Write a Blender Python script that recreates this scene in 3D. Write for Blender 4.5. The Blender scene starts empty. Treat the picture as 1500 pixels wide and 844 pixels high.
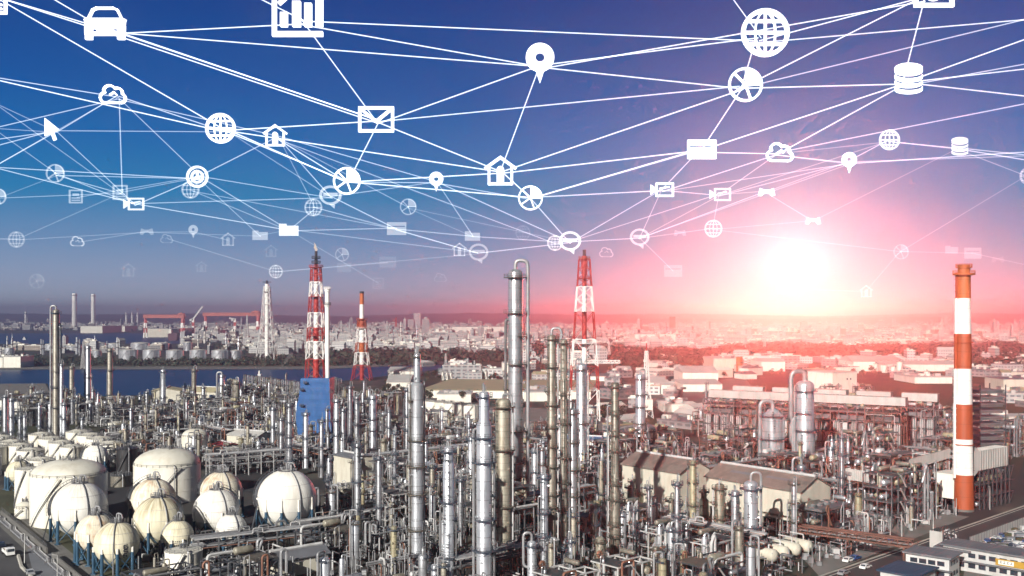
import bpy, math, random
from mathutils import Vector, Matrix
R = random.Random(7)
PI = math.pi
scene = bpy.context.scene
COL = scene.collection
F = 1500.0            # focal length in photo pixels (photo is 1500 wide)
CH = 75.0             # camera height in metres

# ------------------------------------------------------------ camera, sky, sun, exposure
cam_d = bpy.data.cameras.new('camera'); cam = bpy.data.objects.new('camera', cam_d); COL.objects.link(cam)
cam.location = (0, 0, CH); cam.rotation_euler = (PI/2, 0, 0)
cam_d.sensor_width = 36; cam_d.lens = 36.0*F/1500
cam_d.shift_y = (460-422)/1500.0
cam_d.clip_start = 1; cam_d.clip_end = 80000
scene.camera = cam

def S(r, g, b):
    def c(u):
        u /= 255.0
        return u/12.92 if u <= .04045 else ((u+.055)/1.055)**2.4
    return (c(r), c(g), c(b), 1)

EXPO = .6; EK = 2**-EXPO
SUN_AZ, SUN_EL = math.radians(180+27), math.radians(24)     # sun stands behind the viewer, to the left
GLOW = Vector((415/1500, 1, 72/1500)).normalized()           # the low evening sun shining ahead
w = bpy.data.worlds.new('World'); scene.world = w; w.use_nodes = True
nt = w.node_tree; nt.nodes.clear()
def N(t, **k):
    n = nt.nodes.new(t)
    for a, b in k.items(): setattr(n, a, b)
    return n
def MATH(op, a, b=None, c=None):
    n = N('ShaderNodeMath', operation=op)
    for i, v in enumerate((a, b, c)):
        if v is None: continue
        if isinstance(v, (int, float)): n.inputs[i].default_value = v
        else: nt.links.new(v, n.inputs[i])
    return n.outputs[0]
def VM(op, a, b=None, s=None):
    n = N('ShaderNodeVectorMath', operation=op)
    for i, v in enumerate((a, b)):
        if v is None: continue
        if isinstance(v, (tuple, Vector)): n.inputs[i].default_value = tuple(v)[:3]
        else: nt.links.new(v, n.inputs[i])
    if s is not None:
        if isinstance(s, (int, float)): n.inputs['Scale'].default_value = s
        else: nt.links.new(s, n.inputs['Scale'])
    return n.outputs['Value'] if op == 'DOT_PRODUCT' else n.outputs[0]
tc = N('ShaderNodeTexCoord').outputs['Generated']
sep = N('ShaderNodeSeparateXYZ'); nt.links.new(tc, sep.inputs[0])
el = MATH('MULTIPLY', MATH('ARCSINE', sep.outputs['Z']), 180/PI)
cr = N('ShaderNodeValToRGB'); nt.links.new(MATH('DIVIDE', MATH('MAXIMUM', el, 0), 30.0), cr.inputs[0])
stops = [(0, S(182, 194, 206)), (1.6, S(156, 172, 198)), (4.0, S(108, 146, 188)), (6.4, S(36, 126, 180)), (9, S(24, 106, 174)), (12, S(20, 86, 160)), (17, S(18, 64, 138)), (30, S(12, 40, 105))]
while len(cr.color_ramp.elements) < len(stops): cr.color_ramp.elements.new(.5)
for e, (p, c) in zip(cr.color_ramp.elements, stops): e.position = p/30; e.color = c
sky = N('ShaderNodeTexSky', sky_type='NISHITA'); sky.sun_disc = False
sky.sun_elevation = SUN_EL; sky.sun_rotation = SUN_AZ; sky.air_density = 1; sky.dust_density = .6
hi = MATH('MINIMUM', MATH('MAXIMUM', MATH('DIVIDE', MATH('SUBTRACT', el, 18), 25.0), 0), 1)
mx = N('ShaderNodeMix', data_type='RGBA'); nt.links.new(hi, mx.inputs['Factor'])
nt.links.new(cr.outputs[0], mx.inputs['A'])
nt.links.new(VM('SCALE', sky.outputs[0], s=0.05), mx.inputs['B'])
ang = MATH('MULTIPLY', MATH('ARCCOSINE', MATH('MINIMUM', VM('DOT_PRODUCT', VM('NORMALIZE', tc), GLOW), 1.0)), 180/PI)
def lobe(scale, col, gauss=False):
    x = MATH('DIVIDE', ang, scale)
    if gauss: x = MATH('MULTIPLY', x, x)
    return VM('SCALE', col, s=MATH('EXPONENT', MATH('MULTIPLY', x, -1)))
glow = VM('ADD', lobe(4.4, (.52, .0, .0)), lobe(4.6, (0, .50, .36)))
glow = VM('ADD', glow, lobe(1.5, (.35, .58, .54)))
back = MATH('ADD', MATH('MULTIPLY', MATH('MINIMUM', MATH('MAXIMUM', MATH('DIVIDE', MATH('ADD', sep.outputs['Y'], .3), .9), 0), 1), .62), .38)   # the sky away from the low sun is darker
base_sky = VM('SCALE', VM('ADD', VM('SCALE', mx.outputs['Result'], s=back), glow), s=EK)
disc = MATH('LESS_THAN', ang, 0.6)
SUN_DISC = 2450.0
HAZE_D, HAZE_G = 2.3e-4, .87
hot = VM('SCALE', (1.0, .135, .085), s=MATH('MULTIPLY', disc, SUN_DISC))
bg = N('ShaderNodeBackground'); nt.links.new(VM('ADD', base_sky, hot), bg.inputs[0]); bg.inputs[1].default_value = 1.0
out = N('ShaderNodeOutputWorld'); nt.links.new(bg.outputs[0], out.inputs['Surface'])
w.cycles.sampling_method = 'MANUAL'; w.cycles.sample_map_resolution = 2048

sl = bpy.data.lights.new('sun', 'SUN'); sl.energy = 5.0; sl.angle = math.radians(.5); sl.color = (1, .955, .88)
so = bpy.data.objects.new('sun', sl); COL.objects.link(so)
sdir = Vector((math.sin(SUN_AZ)*math.cos(SUN_EL), math.cos(SUN_AZ)*math.cos(SUN_EL), math.sin(SUN_EL)))
so.rotation_euler = sdir.to_track_quat('Z', 'Y').to_euler(); so.location = sdir*500
vs = scene.view_settings
scene.display_settings.display_device = 'sRGB'; vs.view_transform = 'Standard'; vs.look = 'None'; vs.exposure = EXPO; vs.gamma = 1; vs.use_curve_mapping = False
cy = scene.cycles
cy.max_bounces = 5; cy.diffuse_bounces = 2; cy.glossy_bounces = 2; cy.volume_bounces = 0; cy.transparent_max_bounces = 48; cy.transmission_bounces = 2
cy.use_denoising = True; cy.sample_clamp_indirect = 4; cy.caustics_reflective = False; cy.caustics_refractive = False

# ------------------------------------------------------------ materials
MATS = {}
def pm(name, base, rough=.6, metal=0.0, var=.18, scale=.6, stretch=1.0, dirt=None, damt=0.0, dscale=.35, bump=0.0, seam=0.0, seamdark=.6, meridian=0.0, spec=.5, white_lo=.62):
    """painted / clad / concrete surface: base colour broken by noise, optional stains, plate seams along z, meridian streaks"""
    m = bpy.data.materials.new(name); m.use_nodes = True; n = m.node_tree; n.nodes.clear()
    L = n.links.new
    def nn(t, **k):
        q = n.nodes.new(t)
        for a, b in k.items(): setattr(q, a, b)
        return q
    o = nn('ShaderNodeOutputMaterial'); b = nn('ShaderNodeBsdfPrincipled'); L(b.outputs[0], o.inputs[0])
    b.inputs['Roughness'].default_value = rough; b.inputs['Metallic'].default_value = metal
    b.inputs['Specular IOR Level'].default_value = spec
    t = nn('ShaderNodeTexCoord'); oi = nn('ShaderNodeObjectInfo')
    off = nn('ShaderNodeVectorMath', operation='SCALE'); off.inputs[0].default_value = (37, 53, 0); L(oi.outputs['Random'], off.inputs['Scale'])
    add = nn('ShaderNodeVectorMath', operation='ADD'); L(t.outputs['Object'], add.inputs[0]); L(off.outputs[0], add.inputs[1])
    mp = nn('ShaderNodeMapping'); L(add.outputs[0], mp.inputs[0]); mp.inputs['Scale'].default_value = (1, 1, 1/stretch)
    nz = nn('ShaderNodeTexNoise'); L(mp.outputs[0], nz.inputs['Vector']); nz.inputs['Scale'].default_value = scale; nz.inputs['Detail'].default_value = 5
    r1 = nn('ShaderNodeMapRange'); L(nz.outputs['Fac'], r1.inputs[0]); r1.inputs[1].default_value = .3; r1.inputs[2].default_value = .7
    r1.inputs[3].default_value = 1-var; r1.inputs[4].default_value = 1+var*.6
    mul = nn('ShaderNodeVectorMath', operation='SCALE'); mul.inputs[0].default_value = base[:3]; L(r1.outputs[0], mul.inputs['Scale'])
    cur = mul.outputs[0]
    # each copy is a slightly different tone
    ro = nn('ShaderNodeMapRange'); L(oi.outputs['Random'], ro.inputs[0]); ro.inputs[3].default_value = 1-var*.7; ro.inputs[4].default_value = 1+var*.35
    m2 = nn('ShaderNodeVectorMath', operation='SCALE'); L(cur, m2.inputs[0]); L(ro.outputs[0], m2.inputs['Scale']); cur = m2.outputs[0]
    def mix(fac, col, c):
        q = nn('ShaderNodeMix', data_type='RGBA'); L(fac, q.inputs['Factor']); L(c, q.inputs['A']); q.inputs['B'].default_value = (*col[:3], 1); return q.outputs['Result']
    if dirt is not None:
        mp2 = nn('ShaderNodeMapping'); L(add.outputs[0], mp2.inputs[0]); mp2.inputs['Scale'].default_value = (1, 1, .22 if meridian == 0 else .5); mp2.inputs['Location'].default_value = (3, 9, 1)
        n2 = nn('ShaderNodeTexNoise'); L(mp2.outputs[0], n2.inputs['Vector']); n2.inputs['Scale'].default_value = dscale; n2.inputs['Detail'].default_value = 6; n2.inputs['Roughness'].default_value = .65
        r2 = nn('ShaderNodeMapRange'); L(n2.outputs['Fac'], r2.inputs[0]); r2.inputs[1].default_value = .48; r2.inputs[2].default_value = .72; r2.inputs[4].default_value = damt
        cur = mix(r2.outputs[0], dirt, cur)
    if meridian > 0:      # stains that run down from the top pole of a ball tank
        sx = nn('ShaderNodeSeparateXYZ'); L(t.outputs['Object'], sx.inputs[0])
        at = nn('ShaderNodeMath', operation='ARCTAN2'); L(sx.outputs['Y'], at.inputs[0]); L(sx.outputs['X'], at.inputs[1])
        cb = nn('ShaderNodeCombineXYZ'); L(at.outputs[0], cb.inputs[0])
        zs = nn('ShaderNodeMath', operation='MULTIPLY'); L(sx.outputs['Z'], zs.inputs[0]); zs.inputs[1].default_value = .02; L(zs.outputs[0], cb.inputs[1])
        ra = nn('ShaderNodeMath', operation='MULTIPLY'); L(oi.outputs['Random'], ra.inputs[0]); ra.inputs[1].default_value = 41; L(ra.outputs[0], cb.inputs[2])
        n3 = nn('ShaderNodeTexNoise'); L(cb.outputs[0], n3.inputs['Vector']); n3.inputs['Scale'].default_value = 9; n3.inputs['Detail'].default_value = 4
        r3 = nn('ShaderNodeMapRange'); L(n3.outputs['Fac'], r3.inputs[0]); r3.inputs[1].default_value = .44; r3.inputs[2].default_value = .64
        zf = nn('ShaderNodeMapRange'); L(sx.outputs['Z'], zf.inputs[0]); zf.inputs[1].default_value = -1; zf.inputs[2].default_value = 8; zf.inputs[3].default_value = .1; zf.inputs[4].default_value = meridian
        mm = nn('ShaderNodeMath', operation='MULTIPLY'); L(r3.outputs[0], mm.inputs[0]); L(zf.outputs[0], mm.inputs[1])
        cur = mix(mm.outputs[0], (.20, .15, .07), cur)
    if seam > 0:
        sx = nn('ShaderNodeSeparateXYZ'); L(t.outputs['Object'], sx.inputs[0])
        fr = nn('ShaderNodeMath', operation='MODULO'); L(sx.outputs['Z'], fr.inputs[0]); fr.inputs[1].default_value = seam
        lt = nn('ShaderNodeMath', operation='LESS_THAN'); L(fr.outputs[0], lt.inputs[0]); lt.inputs[1].default_value = max(.12, seam*.05)
        md = nn('ShaderNodeMath', operation='MULTIPLY'); L(lt.outputs[0], md.inputs[0]); md.inputs[1].default_value = seamdark
        cur = mix(md.outputs[0], tuple(c*.25 for c in base[:3]), cur)
    L(cur, b.inputs['Base Color'])
    rr = nn('ShaderNodeMapRange'); L(nz.outputs['Fac'], rr.inputs[0]); rr.inputs[3].default_value = max(.05, rough-.12); rr.inputs[4].default_value = min(1, rough+.15); L(rr.outputs[0], b.inputs['Roughness'])
    if bump > 0:
        bp = nn('ShaderNodeBump'); bp.inputs['Strength'].default_value = bump; L(nz.outputs['Fac'], bp.inputs['Height']); L(bp.outputs[0], b.inputs['Normal'])
    MATS[name] = m
    return m
pm('silver', (.41, .42, .44), .34, .6, .2, .5, 3, dirt=(.17, .17, .18), damt=.6, dscale=.6, seam=4.2, seamdark=.55)
pm('silver_bright', (.62, .64, .67), .32, .6, .14, .5, 3, dirt=(.26, .27, .29), damt=.45, dscale=.6, seam=5.0, seamdark=.5)
pm('silver_dull', (.27, .252, .21), .45, .35, .28, .8, 3, dirt=(.12, .09, .06), damt=.75, dscale=.9, seam=2.6, seamdark=.6)
pm('clad_beige', (.30, .28, .225), .5, .25, .25, .8, 3, dirt=(.16, .12, .06), damt=.7, dscale=.8, seam=1.9, seamdark=.7)
pm('clad_yellow', (.34, .315, .21), .5, .2, .22, .6, 3, dirt=(.2, .13, .06), damt=.6, dscale=.7, seam=3.3, seamdark=.5)
pm('pipe_silver', (.37, .375, .385), .4, .35, .25, .3, 1, dirt=(.15, .15, .16), damt=.45)
pm('pipe_white', (.50, .50, .495), .5, 0, .2, .3, 1, dirt=(.25, .23, .2), damt=.5)
pm('pipe_grey', (.17, .17, .175), .5, .2, .3, .3, 1)
pm('pipe_rust', (.26, .12, .08), .6, .1, .3, .4, 1)
pm('steel_grey', (.13, .132, .14), .55, .15, .3, .3)
pm('steel_dark', (.055, .06, .07), .55, .1, .3, .4)
pm('steel_navy', (.035, .065, .11), .55, 0, .25, .4)
pm('steel_white', (.46, .46, .455), .5, 0, .2, .3, dirt=(.3, .2, .12), damt=.4)
pm('steel_brown', (.16, .07, .05), .6, 0, .3, .3)
pm('deck', (.07, .072, .075), .7, .1, .35, .7)
pm('platform', (.06, .075, .10), .6, .1, .3, .6)
pm('platform_pale', (.10, .088, .07), .6, .1, .3, .6)
pm('tank_white', (.80, .775, .69), .45, 0, .06, .12, 2, dirt=(.45, .38, .24), damt=.6, dscale=.16, spec=.2)
pm('tank_roof', (.62, .60, .52), .5, 0, .08, .2, 1, dirt=(.36, .30, .19), damt=.45, dscale=.25, spec=.2)
pm('ball_white', (.80, .785, .73), .4, 0, .05, .2, 1, dirt=(.5, .42, .3), damt=.3, dscale=.2, meridian=.25, spec=.2)
pm('ball_cream', (.74, .69, .52), .45, 0, .08, .3, 1, dirt=(.34, .26, .12), damt=.4, dscale=.25, meridian=.85, spec=.2)
pm('ball_rusty', (.74, .69, .56), .45, 0, .1, .3, 1, dirt=(.42, .19, .07), damt=.85, dscale=.3, meridian=.6, spec=.2)
pm('tank_black', (.03, .03, .032), .4, .1, .3, .4)
pm('leg_blue', (.025, .075, .13), .5, 0, .2, .5)
pm('wall_white', (.74, .72, .64), .6, 0, .08, .25, 2, dirt=(.4, .34, .24), damt=.35)
pm('wall_cream', (.55, .525, .44), .6, 0, .1, .25, 2, dirt=(.3, .24, .15), damt=.4)
pm('wall_office', (.50, .50, .49), .6, 0, .12, .25, 2, dirt=(.3, .27, .22), damt=.5)
pm('wall_grey', (.42, .41, .39), .6, 0, .15, .3, 2, dirt=(.2, .18, .15), damt=.4)
pm('roof_brown', (.16, .13, .115), .6, 0, .25, .2, 1, dirt=(.28, .24, .2), damt=.5)
pm('roof_grey', (.15, .155, .17), .55, .1, .2, .2, 1, dirt=(.14, .13, .12), damt=.5)
pm('roof_slate', (.13, .135, .15), .6, 0, .2, .3)
pm('roof_navy', (.02, .05, .09), .5, 0, .2, .4)
pm('roof_pale', (.46, .455, .43), .6, 0, .12, .1, 1, dirt=(.35, .31, .25), damt=.45, dscale=.08)
pm('roof_olive', (.36, .32, .20), .7, 0, .15, .08, 1)
pm('roof_red', (.24, .03, .03), .6)
pm('roof_blue', (.05, .16, .32), .5)
pm('sheet_blue', (.006, .088, .28), .55, 0, .22, 1.4, 6, bump=.2, seam=3.2, seamdark=.5, dirt=(.03, .10, .2), damt=.5, dscale=.5)
pm('paint_red', (.36, .03, .025), .5, 0, .15, .3)
pm('paint_orange', (.46, .11, .018), .5, 0, .12, .15, 2, dirt=(.3, .08, .03), damt=.5)
pm('paint_rust', (.36, .065, .02), .5, 0, .12, .15, 2)
pm('paint_white', (.80, .79, .75), .5, 0, .06, .2, 2)
pm('stack_white', (.76, .75, .71), .55, 0, .1, .3, 4, dirt=(.38, .33, .28), damt=.55, dscale=.5, seam=5.5, seamdark=.22)
pm('stack_orange', (.44, .115, .025), .55, 0, .16, .3, 4, dirt=(.20, .07, .03), damt=.6, dscale=.5, seam=5.5, seamdark=.3)
pm('stack_rust', (.36, .07, .022), .55, 0, .16, .3, 4, dirt=(.18, .05, .03), damt=.6, dscale=.5, seam=5.5, seamdark=.3)
pm('crane_red', (.38, .10, .075), .55, 0, .1, .1)
pm('soot', (.02, .02, .025), .7)
pm('window_glass', (.03, .04, .055), .15, 0, .2, .5)
pm('asphalt', (.052, .053, .058), .85, 0, .3, .12, 1, dirt=(.09, .085, .08), damt=.6, dscale=.05)
pm('asphalt_dark', (.04, .036, .04), .85, 0, .2, .1, 1, dirt=(.065, .06, .06), damt=.6, dscale=.05)
pm('concrete', (.15, .148, .14), .85, 0, .25, .1, 1, dirt=(.12, .11, .09), damt=.7, dscale=.08)
pm('slab_blue', (.16, .17, .19), .85, 0, .2, .1)
pm('road_paint', (.55, .53, .47), .7, 0, .25, .6)
pm('kerb', (.40, .385, .34), .8, 0, .2, .4)
pm('grass', (.055, .06, .03), .9, 0, .35, .08, 1, dirt=(.12, .11, .06), damt=.6, dscale=.04)
pm('leaf', (.022, .032, .020), .8, 0, .45, .05)
pm('leaf_light', (.045, .052, .028), .8, 0, .4, .05)
pm('bark', (.09, .07, .05), .9)
pm('hill', (.035, .048, .05), .95, 0, .3, .002)
pm('car_white', (.8, .8, .78), .25, 0, .03); pm('car_dark', (.02, .025, .04), .25, 0, .1); pm('car_blue', (.03, .08, .25), .25, 0, .1); pm('car_silver', (.45, .46, .47), .3, .4, .1)
pm('tyre', (.015, .015, .015), .8); pm('load', (.30, .2, .14), .8, 0, .5, 2)
pm('sign_yellow', (.38, .22, .03), .5); pm('ink', (.025, .03, .045), .6); pm('lamp_grey', (.5, .5, .48), .5)
pm('hull_maroon', (.08, .03, .045), .5)
def emit(name, col, s, alpha=None):
    m = bpy.data.materials.new(name); m.use_nodes = True; n = m.node_tree; n.nodes.clear()
    o = n.nodes.new('ShaderNodeOutputMaterial'); e = n.nodes.new('ShaderNodeEmission'); e.inputs[0].default_value = (*col, 1); e.inputs[1].default_value = s*EK
    if alpha is not None:       # made of light: adds its glow and lets everything behind shine through
        e.inputs[1].default_value = s*alpha*EK
        t = n.nodes.new('ShaderNodeBsdfTransparent'); ad = n.nodes.new('ShaderNodeAddShader')
        n.links.new(t.outputs[0], ad.inputs[0]); n.links.new(e.outputs[0], ad.inputs[1]); n.links.new(ad.outputs[0], o.inputs[0])
    else: n.links.new(e.outputs[0], o.inputs[0])
    MATS[name] = m
    m.cycles.emission_sampling = 'NONE'
    return m
emit('flame', (1, .80, .66), .85)
for i in range(1, 11): emit('hologram_%d' % i, (1, .97, .88), 1.1, (i/10)**1.4)
for i in range(1, 11): emit('beam_%d' % i, (.88, .93, .95), .85, (i/10)**1.3)

def land_mat(name, cols, scales, rough=.95):
    m = bpy.data.materials.new(name); m.use_nodes = True; n = m.node_tree; L = n.links.new
    b = n.nodes['Principled BSDF']; b.inputs['Roughness'].default_value = rough
    b.inputs['Specular IOR Level'].default_value = .2
    t = n.nodes.new('ShaderNodeTexCoord'); cur = None
    for i, (c, s) in enumerate(zip(cols, scales)):
        if i == 0:
            r = n.nodes.new('ShaderNodeRGB'); r.outputs[0].default_value = (*c, 1); cur = r.outputs[0]; continue
        z = n.nodes.new('ShaderNodeTexNoise' if i % 2 else 'ShaderNodeTexVoronoi'); L(t.outputs['Object'], z.inputs['Vector']); z.inputs['Scale'].default_value = s
        k = n.nodes.new('ShaderNodeMapRange'); L(z.outputs[0], k.inputs[0]); k.inputs[1].default_value = .47; k.inputs[2].default_value = .58
        q = n.nodes.new('ShaderNodeMix'); q.data_type = 'RGBA'; L(k.outputs[0], q.inputs['Factor']); L(cur, q.inputs['A']); q.inputs['B'].default_value = (*c, 1); cur = q.outputs['Result']
    L(cur, b.inputs['Base Color']); MATS[name] = m
land_mat('ground', [(.05, .049, .047), (.09, .085, .075), (.036, .037, .04), (.05, .055, .035)], [0, .02, .03, .004])
def water_mat():
    m = bpy.data.materials.new('water'); m.use_nodes = True; n = m.node_tree; L = n.links.new
    b = n.nodes['Principled BSDF']; b.inputs['Base Color'].default_value = (.004, .03, .09, 1); b.inputs['Roughness'].default_value = .35; b.inputs['Specular IOR Level'].default_value = .12
    t = n.nodes.new('ShaderNodeTexCoord'); mp = n.nodes.new('ShaderNodeMapping'); L(t.outputs['Object'], mp.inputs[0]); mp.inputs['Scale'].default_value = (.02, .006, 1)
    z = n.nodes.new('ShaderNodeTexNoise'); L(mp.outputs[0], z.inputs['Vector']); z.inputs['Scale'].default_value = 1; z.inputs['Detail'].default_value = 8
    cr = n.nodes.new('ShaderNodeMix'); cr.data_type = 'RGBA'; L(z.outputs[0], cr.inputs['Factor']); cr.inputs['A'].default_value = (.003, .022, .065, 1); cr.inputs['B'].default_value = (.01, .05, .12, 1); L(cr.outputs['Result'], b.inputs['Base Color'])
    bp = n.nodes.new('ShaderNodeBump'); bp.inputs['Strength'].default_value = .4; bp.inputs['Distance'].default_value = 2; L(z.outputs[0], bp.inputs['Height']); L(bp.outputs[0], b.inputs['Normal'])
    MATS['water'] = m
water_mat()
def city_mat(name, base, win, fx, fz):
    """pale facade with rows of dark windows (brick texture in object space)"""
    m = bpy.data.materials.new(name); m.use_nodes = True; n = m.node_tree; L = n.links.new
    b = n.nodes['Principled BSDF']; b.inputs['Roughness'].default_value = .7
    g = n.nodes.new('ShaderNodeNewGeometry'); t = n.nodes.new('ShaderNodeTexCoord'); sx = n.nodes.new('ShaderNodeSeparateXYZ'); L(t.outputs['Object'], sx.inputs[0])
    def M(op, a, bb):
        q = n.nodes.new('ShaderNodeMath'); q.operation = op
        for i, v in enumerate((a, bb)):
            if isinstance(v, (int, float)): q.inputs[i].default_value = v
            else: L(v, q.inputs[i])
        return q.outputs[0]
    u = M('ADD', sx.outputs['X'], sx.outputs['Y'])
    fu = M('FRACT', M('DIVIDE', u, fx), 0); fz_ = M('FRACT', M('DIVIDE', sx.outputs['Z'], fz), 0)
    a = M('MULTIPLY', M('GREATER_THAN', fz_, .45), M('LESS_THAN', fz_, .85)); c = M('GREATER_THAN', fu, .35)
    sn = n.nodes.new('ShaderNodeSeparateXYZ'); L(g.outputs['Normal'], sn.inputs[0]); vert = M('LESS_THAN', sn.outputs['Z'], .5)
    f = M('MULTIPLY', M('MULTIPLY', a, c), vert)
    oi = n.nodes.new('ShaderNodeObjectInfo'); rr = n.nodes.new('ShaderNodeMapRange'); L(oi.outputs['Random'], rr.inputs[0]); rr.inputs[3].default_value = .5; rr.inputs[4].default_value = 1.1
    sc = n.nodes.new('ShaderNodeVectorMath'); sc.operation = 'SCALE'; sc.inputs[0].default_value = base; L(rr.outputs[0], sc.inputs['Scale'])
    q = n.nodes.new('ShaderNodeMix'); q.data_type = 'RGBA'; L(f, q.inputs['Factor']); L(sc.outputs[0], q.inputs['A']); q.inputs['B'].default_value = (*win, 1); L(q.outputs['Result'], b.inputs['Base Color'])
    MATS[name] = m
city_mat('facade_white', (.56, .56, .54), (.1, .11, .13), 5, 3.6)
city_mat('facade_grey', (.32, .32, .32), (.08, .09, .1), 7, 4)
city_mat('facade_tan', (.40, .34, .28), (.1, .09, .09), 4, 3.4)
# ------------------------------------------------------------ mesh building
def round_path(pts, rad, k=4):
    pts = [Vector(p) for p in pts]
    if len(pts) < 3: return pts
    o = [pts[0]]
    for a, b, c in zip(pts, pts[1:], pts[2:]):
        u, v = a-b, c-b
        r = min(rad, u.length*.48, v.length*.48); p, q = b+u.normalized()*r, b+v.normalized()*r
        for i in range(k+1):
            t = i/k; o.append(p*(1-t)**2+b*2*t*(1-t)+q*t*t)
    o.append(pts[-1]); return o
class MB:
    def __init__(s): s.v = []; s.f = []; s.m = []; s.mi = 0
    def add(s, vs, fs):
        b = len(s.v); s.v += [tuple(p) for p in vs]; s.f += [tuple(i+b for i in f) for f in fs]; s.m += [s.mi]*len(fs); return s
    def box(s, x0, x1, y0, y1, z0, z1):
        return s.add([(x0, y0, z0), (x1, y0, z0), (x1, y1, z0), (x0, y1, z0), (x0, y0, z1), (x1, y0, z1), (x1, y1, z1), (x0, y1, z1)],
                     [(0, 3, 2, 1), (4, 5, 6, 7), (0, 1, 5, 4), (1, 2, 6, 5), (2, 3, 7, 6), (3, 0, 4, 7)])
    def bar(s, p, q, a, b=None):
        p, q = Vector(p), Vector(q); d = q-p
        if d.length < 1e-6: return s
        d.normalize(); b = b or a
        u = d.cross(Vector((0, 0, 1)));
        if u.length < 1e-3: u = Vector((1, 0, 0))
        u.normalize(); w_ = u.cross(d)
        c = [u*a/2*i+w_*b/2*j for i, j in ((-1, -1), (1, -1), (1, 1), (-1, 1))]
        return s.add([p+k for k in c]+[q+k for k in c], [(3, 2, 1, 0), (4, 5, 6, 7), (0, 1, 5, 4), (1, 2, 6, 5), (2, 3, 7, 6), (3, 0, 4, 7)])
    def tube(s, pts, r, n=7, caps=True):
        pts = [Vector(p) for p in pts]; pts = [p for i, p in enumerate(pts) if i == 0 or (p-pts[i-1]).length > 1e-4]
        if len(pts) < 2: return s
        rs = r if isinstance(r, (list, tuple)) else [r]*len(pts)
        T = [(pts[min(i+1, len(pts)-1)]-pts[max(i-1, 0)]).normalized() for i in range(len(pts))]
        u = T[0].cross(Vector((0, 0, 1)))
        if u.length < 1e-3: u = Vector((1, 0, 0))
        u.normalize(); vs = []
        for p, t, rr in zip(pts, T, rs):
            u = (u-t*u.dot(t))
            if u.length < 1e-4: u = t.orthogonal()
            u.normalize(); v = t.cross(u)
            vs += [p+(u*math.cos(2*PI*k/n)+v*math.sin(2*PI*k/n))*rr for k in range(n)]
        fs = [(i*n+k, i*n+(k+1) % n, (i+1)*n+(k+1) % n, (i+1)*n+k) for i in range(len(pts)-1) for k in range(n)]
        if caps: fs += [tuple(range(n-1, -1, -1)), tuple((len(pts)-1)*n+k for k in range(n))]
        return s.add(vs, fs)
    def pipe(s, pts, r, n=7, bend=None): return s.tube(round_path(pts, bend or r*2.5, 3), r, n)
    def lathe(s, prof, n=20, c=(0, 0, 0), a0=0, a1=2*PI, axis='z'):
        full = abs(a1-a0-2*PI) < 1e-4; m = n if full else n+1; vs = []
        for (r, z) in prof:
            for k in range(m):
                a = a0+(a1-a0)*k/n; x, y = r*math.cos(a), r*math.sin(a)
                p = (x, y, z) if axis == 'z' else ((z, x, y) if axis == 'x' else (x, z, y))
                vs.append((c[0]+p[0], c[1]+p[1], c[2]+p[2]))
        fs = []
        for i in range(len(prof)-1):
            for k in range(n):
                q = (i*m+k, i*m+(k+1) % m, (i+1)*m+(k+1) % m, (i+1)*m+k); fs.append(q if axis != 'y' else q[::-1])
        return s.add(vs, fs)
    def cyl(s, c, r, z0, z1, n=12, r2=None):
        r2 = r if r2 is None else r2
        return s.lathe([(0.0001, z0), (r, z0), (r2, z1), (.0001, z1)], n, c)
    def ball(s, c, r, n=20, m=12, sz=1):
        return s.lathe([(max(r*math.sin(PI*i/m), .0001), -r*math.cos(PI*i/m)*sz) for i in range(m+1)], n, c)
    def drum(s, c, r, L, axis='x', n=14):
        h = L/2; pr = [(.0001, -h-r*.5), (r*.55, -h-r*.4), (r*.9, -h-r*.18), (r, -h), (r, h), (r*.9, h+r*.18), (r*.55, h+r*.4), (.0001, h+r*.5)]
        return s.lathe(pr, n, c, axis=axis)
    def arcdeck(s, c, r0, r1, z, h, a0, a1, n=10):
        prof = [(r0, z), (r1, z), (r1, z+h), (r0, z+h), (r0, z)]; s.lathe(prof, n, c, a0, a1); return s
    def rail(s, c, r, z, a0, a1, n=8, h=1.1, t=.09):
        P = [(c[0]+r*math.cos(a0+(a1-a0)*k/n), c[1]+r*math.sin(a0+(a1-a0)*k/n)) for k in range(n+1)]
        for hh in (h, h*.5): s.tube([(x, y, c[2]+z+hh) for x, y in P], t/2, 4)
        for x, y in P: s.bar((x, y, c[2]+z), (x, y, c[2]+z+h), t)
        return s
    def mesh(s, name, mats, smooth=True):
        me = bpy.data.meshes.new(name); me.from_pydata(s.v, [], s.f)
        for mm in mats: me.materials.append(MATS[mm])
        if any(s.m): me.polygons.foreach_set('material_index', s.m)
        if smooth:
            me.polygons.foreach_set('use_smooth', [True]*len(s.f)); me.update(); me.set_sharp_from_angle(angle=math.radians(38))
        me.update(); return me
    def build(s, name, mat, parent=None, loc=None, rz=0, smooth=True):
        mats = [mat] if isinstance(mat, str) else list(mat)
        o = bpy.data.objects.new(name, s.mesh(name, mats, smooth)); COL.objects.link(o)
        if parent: o.parent = parent
        if loc: o.location = loc
        o.rotation_euler.z = rz; return o

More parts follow.
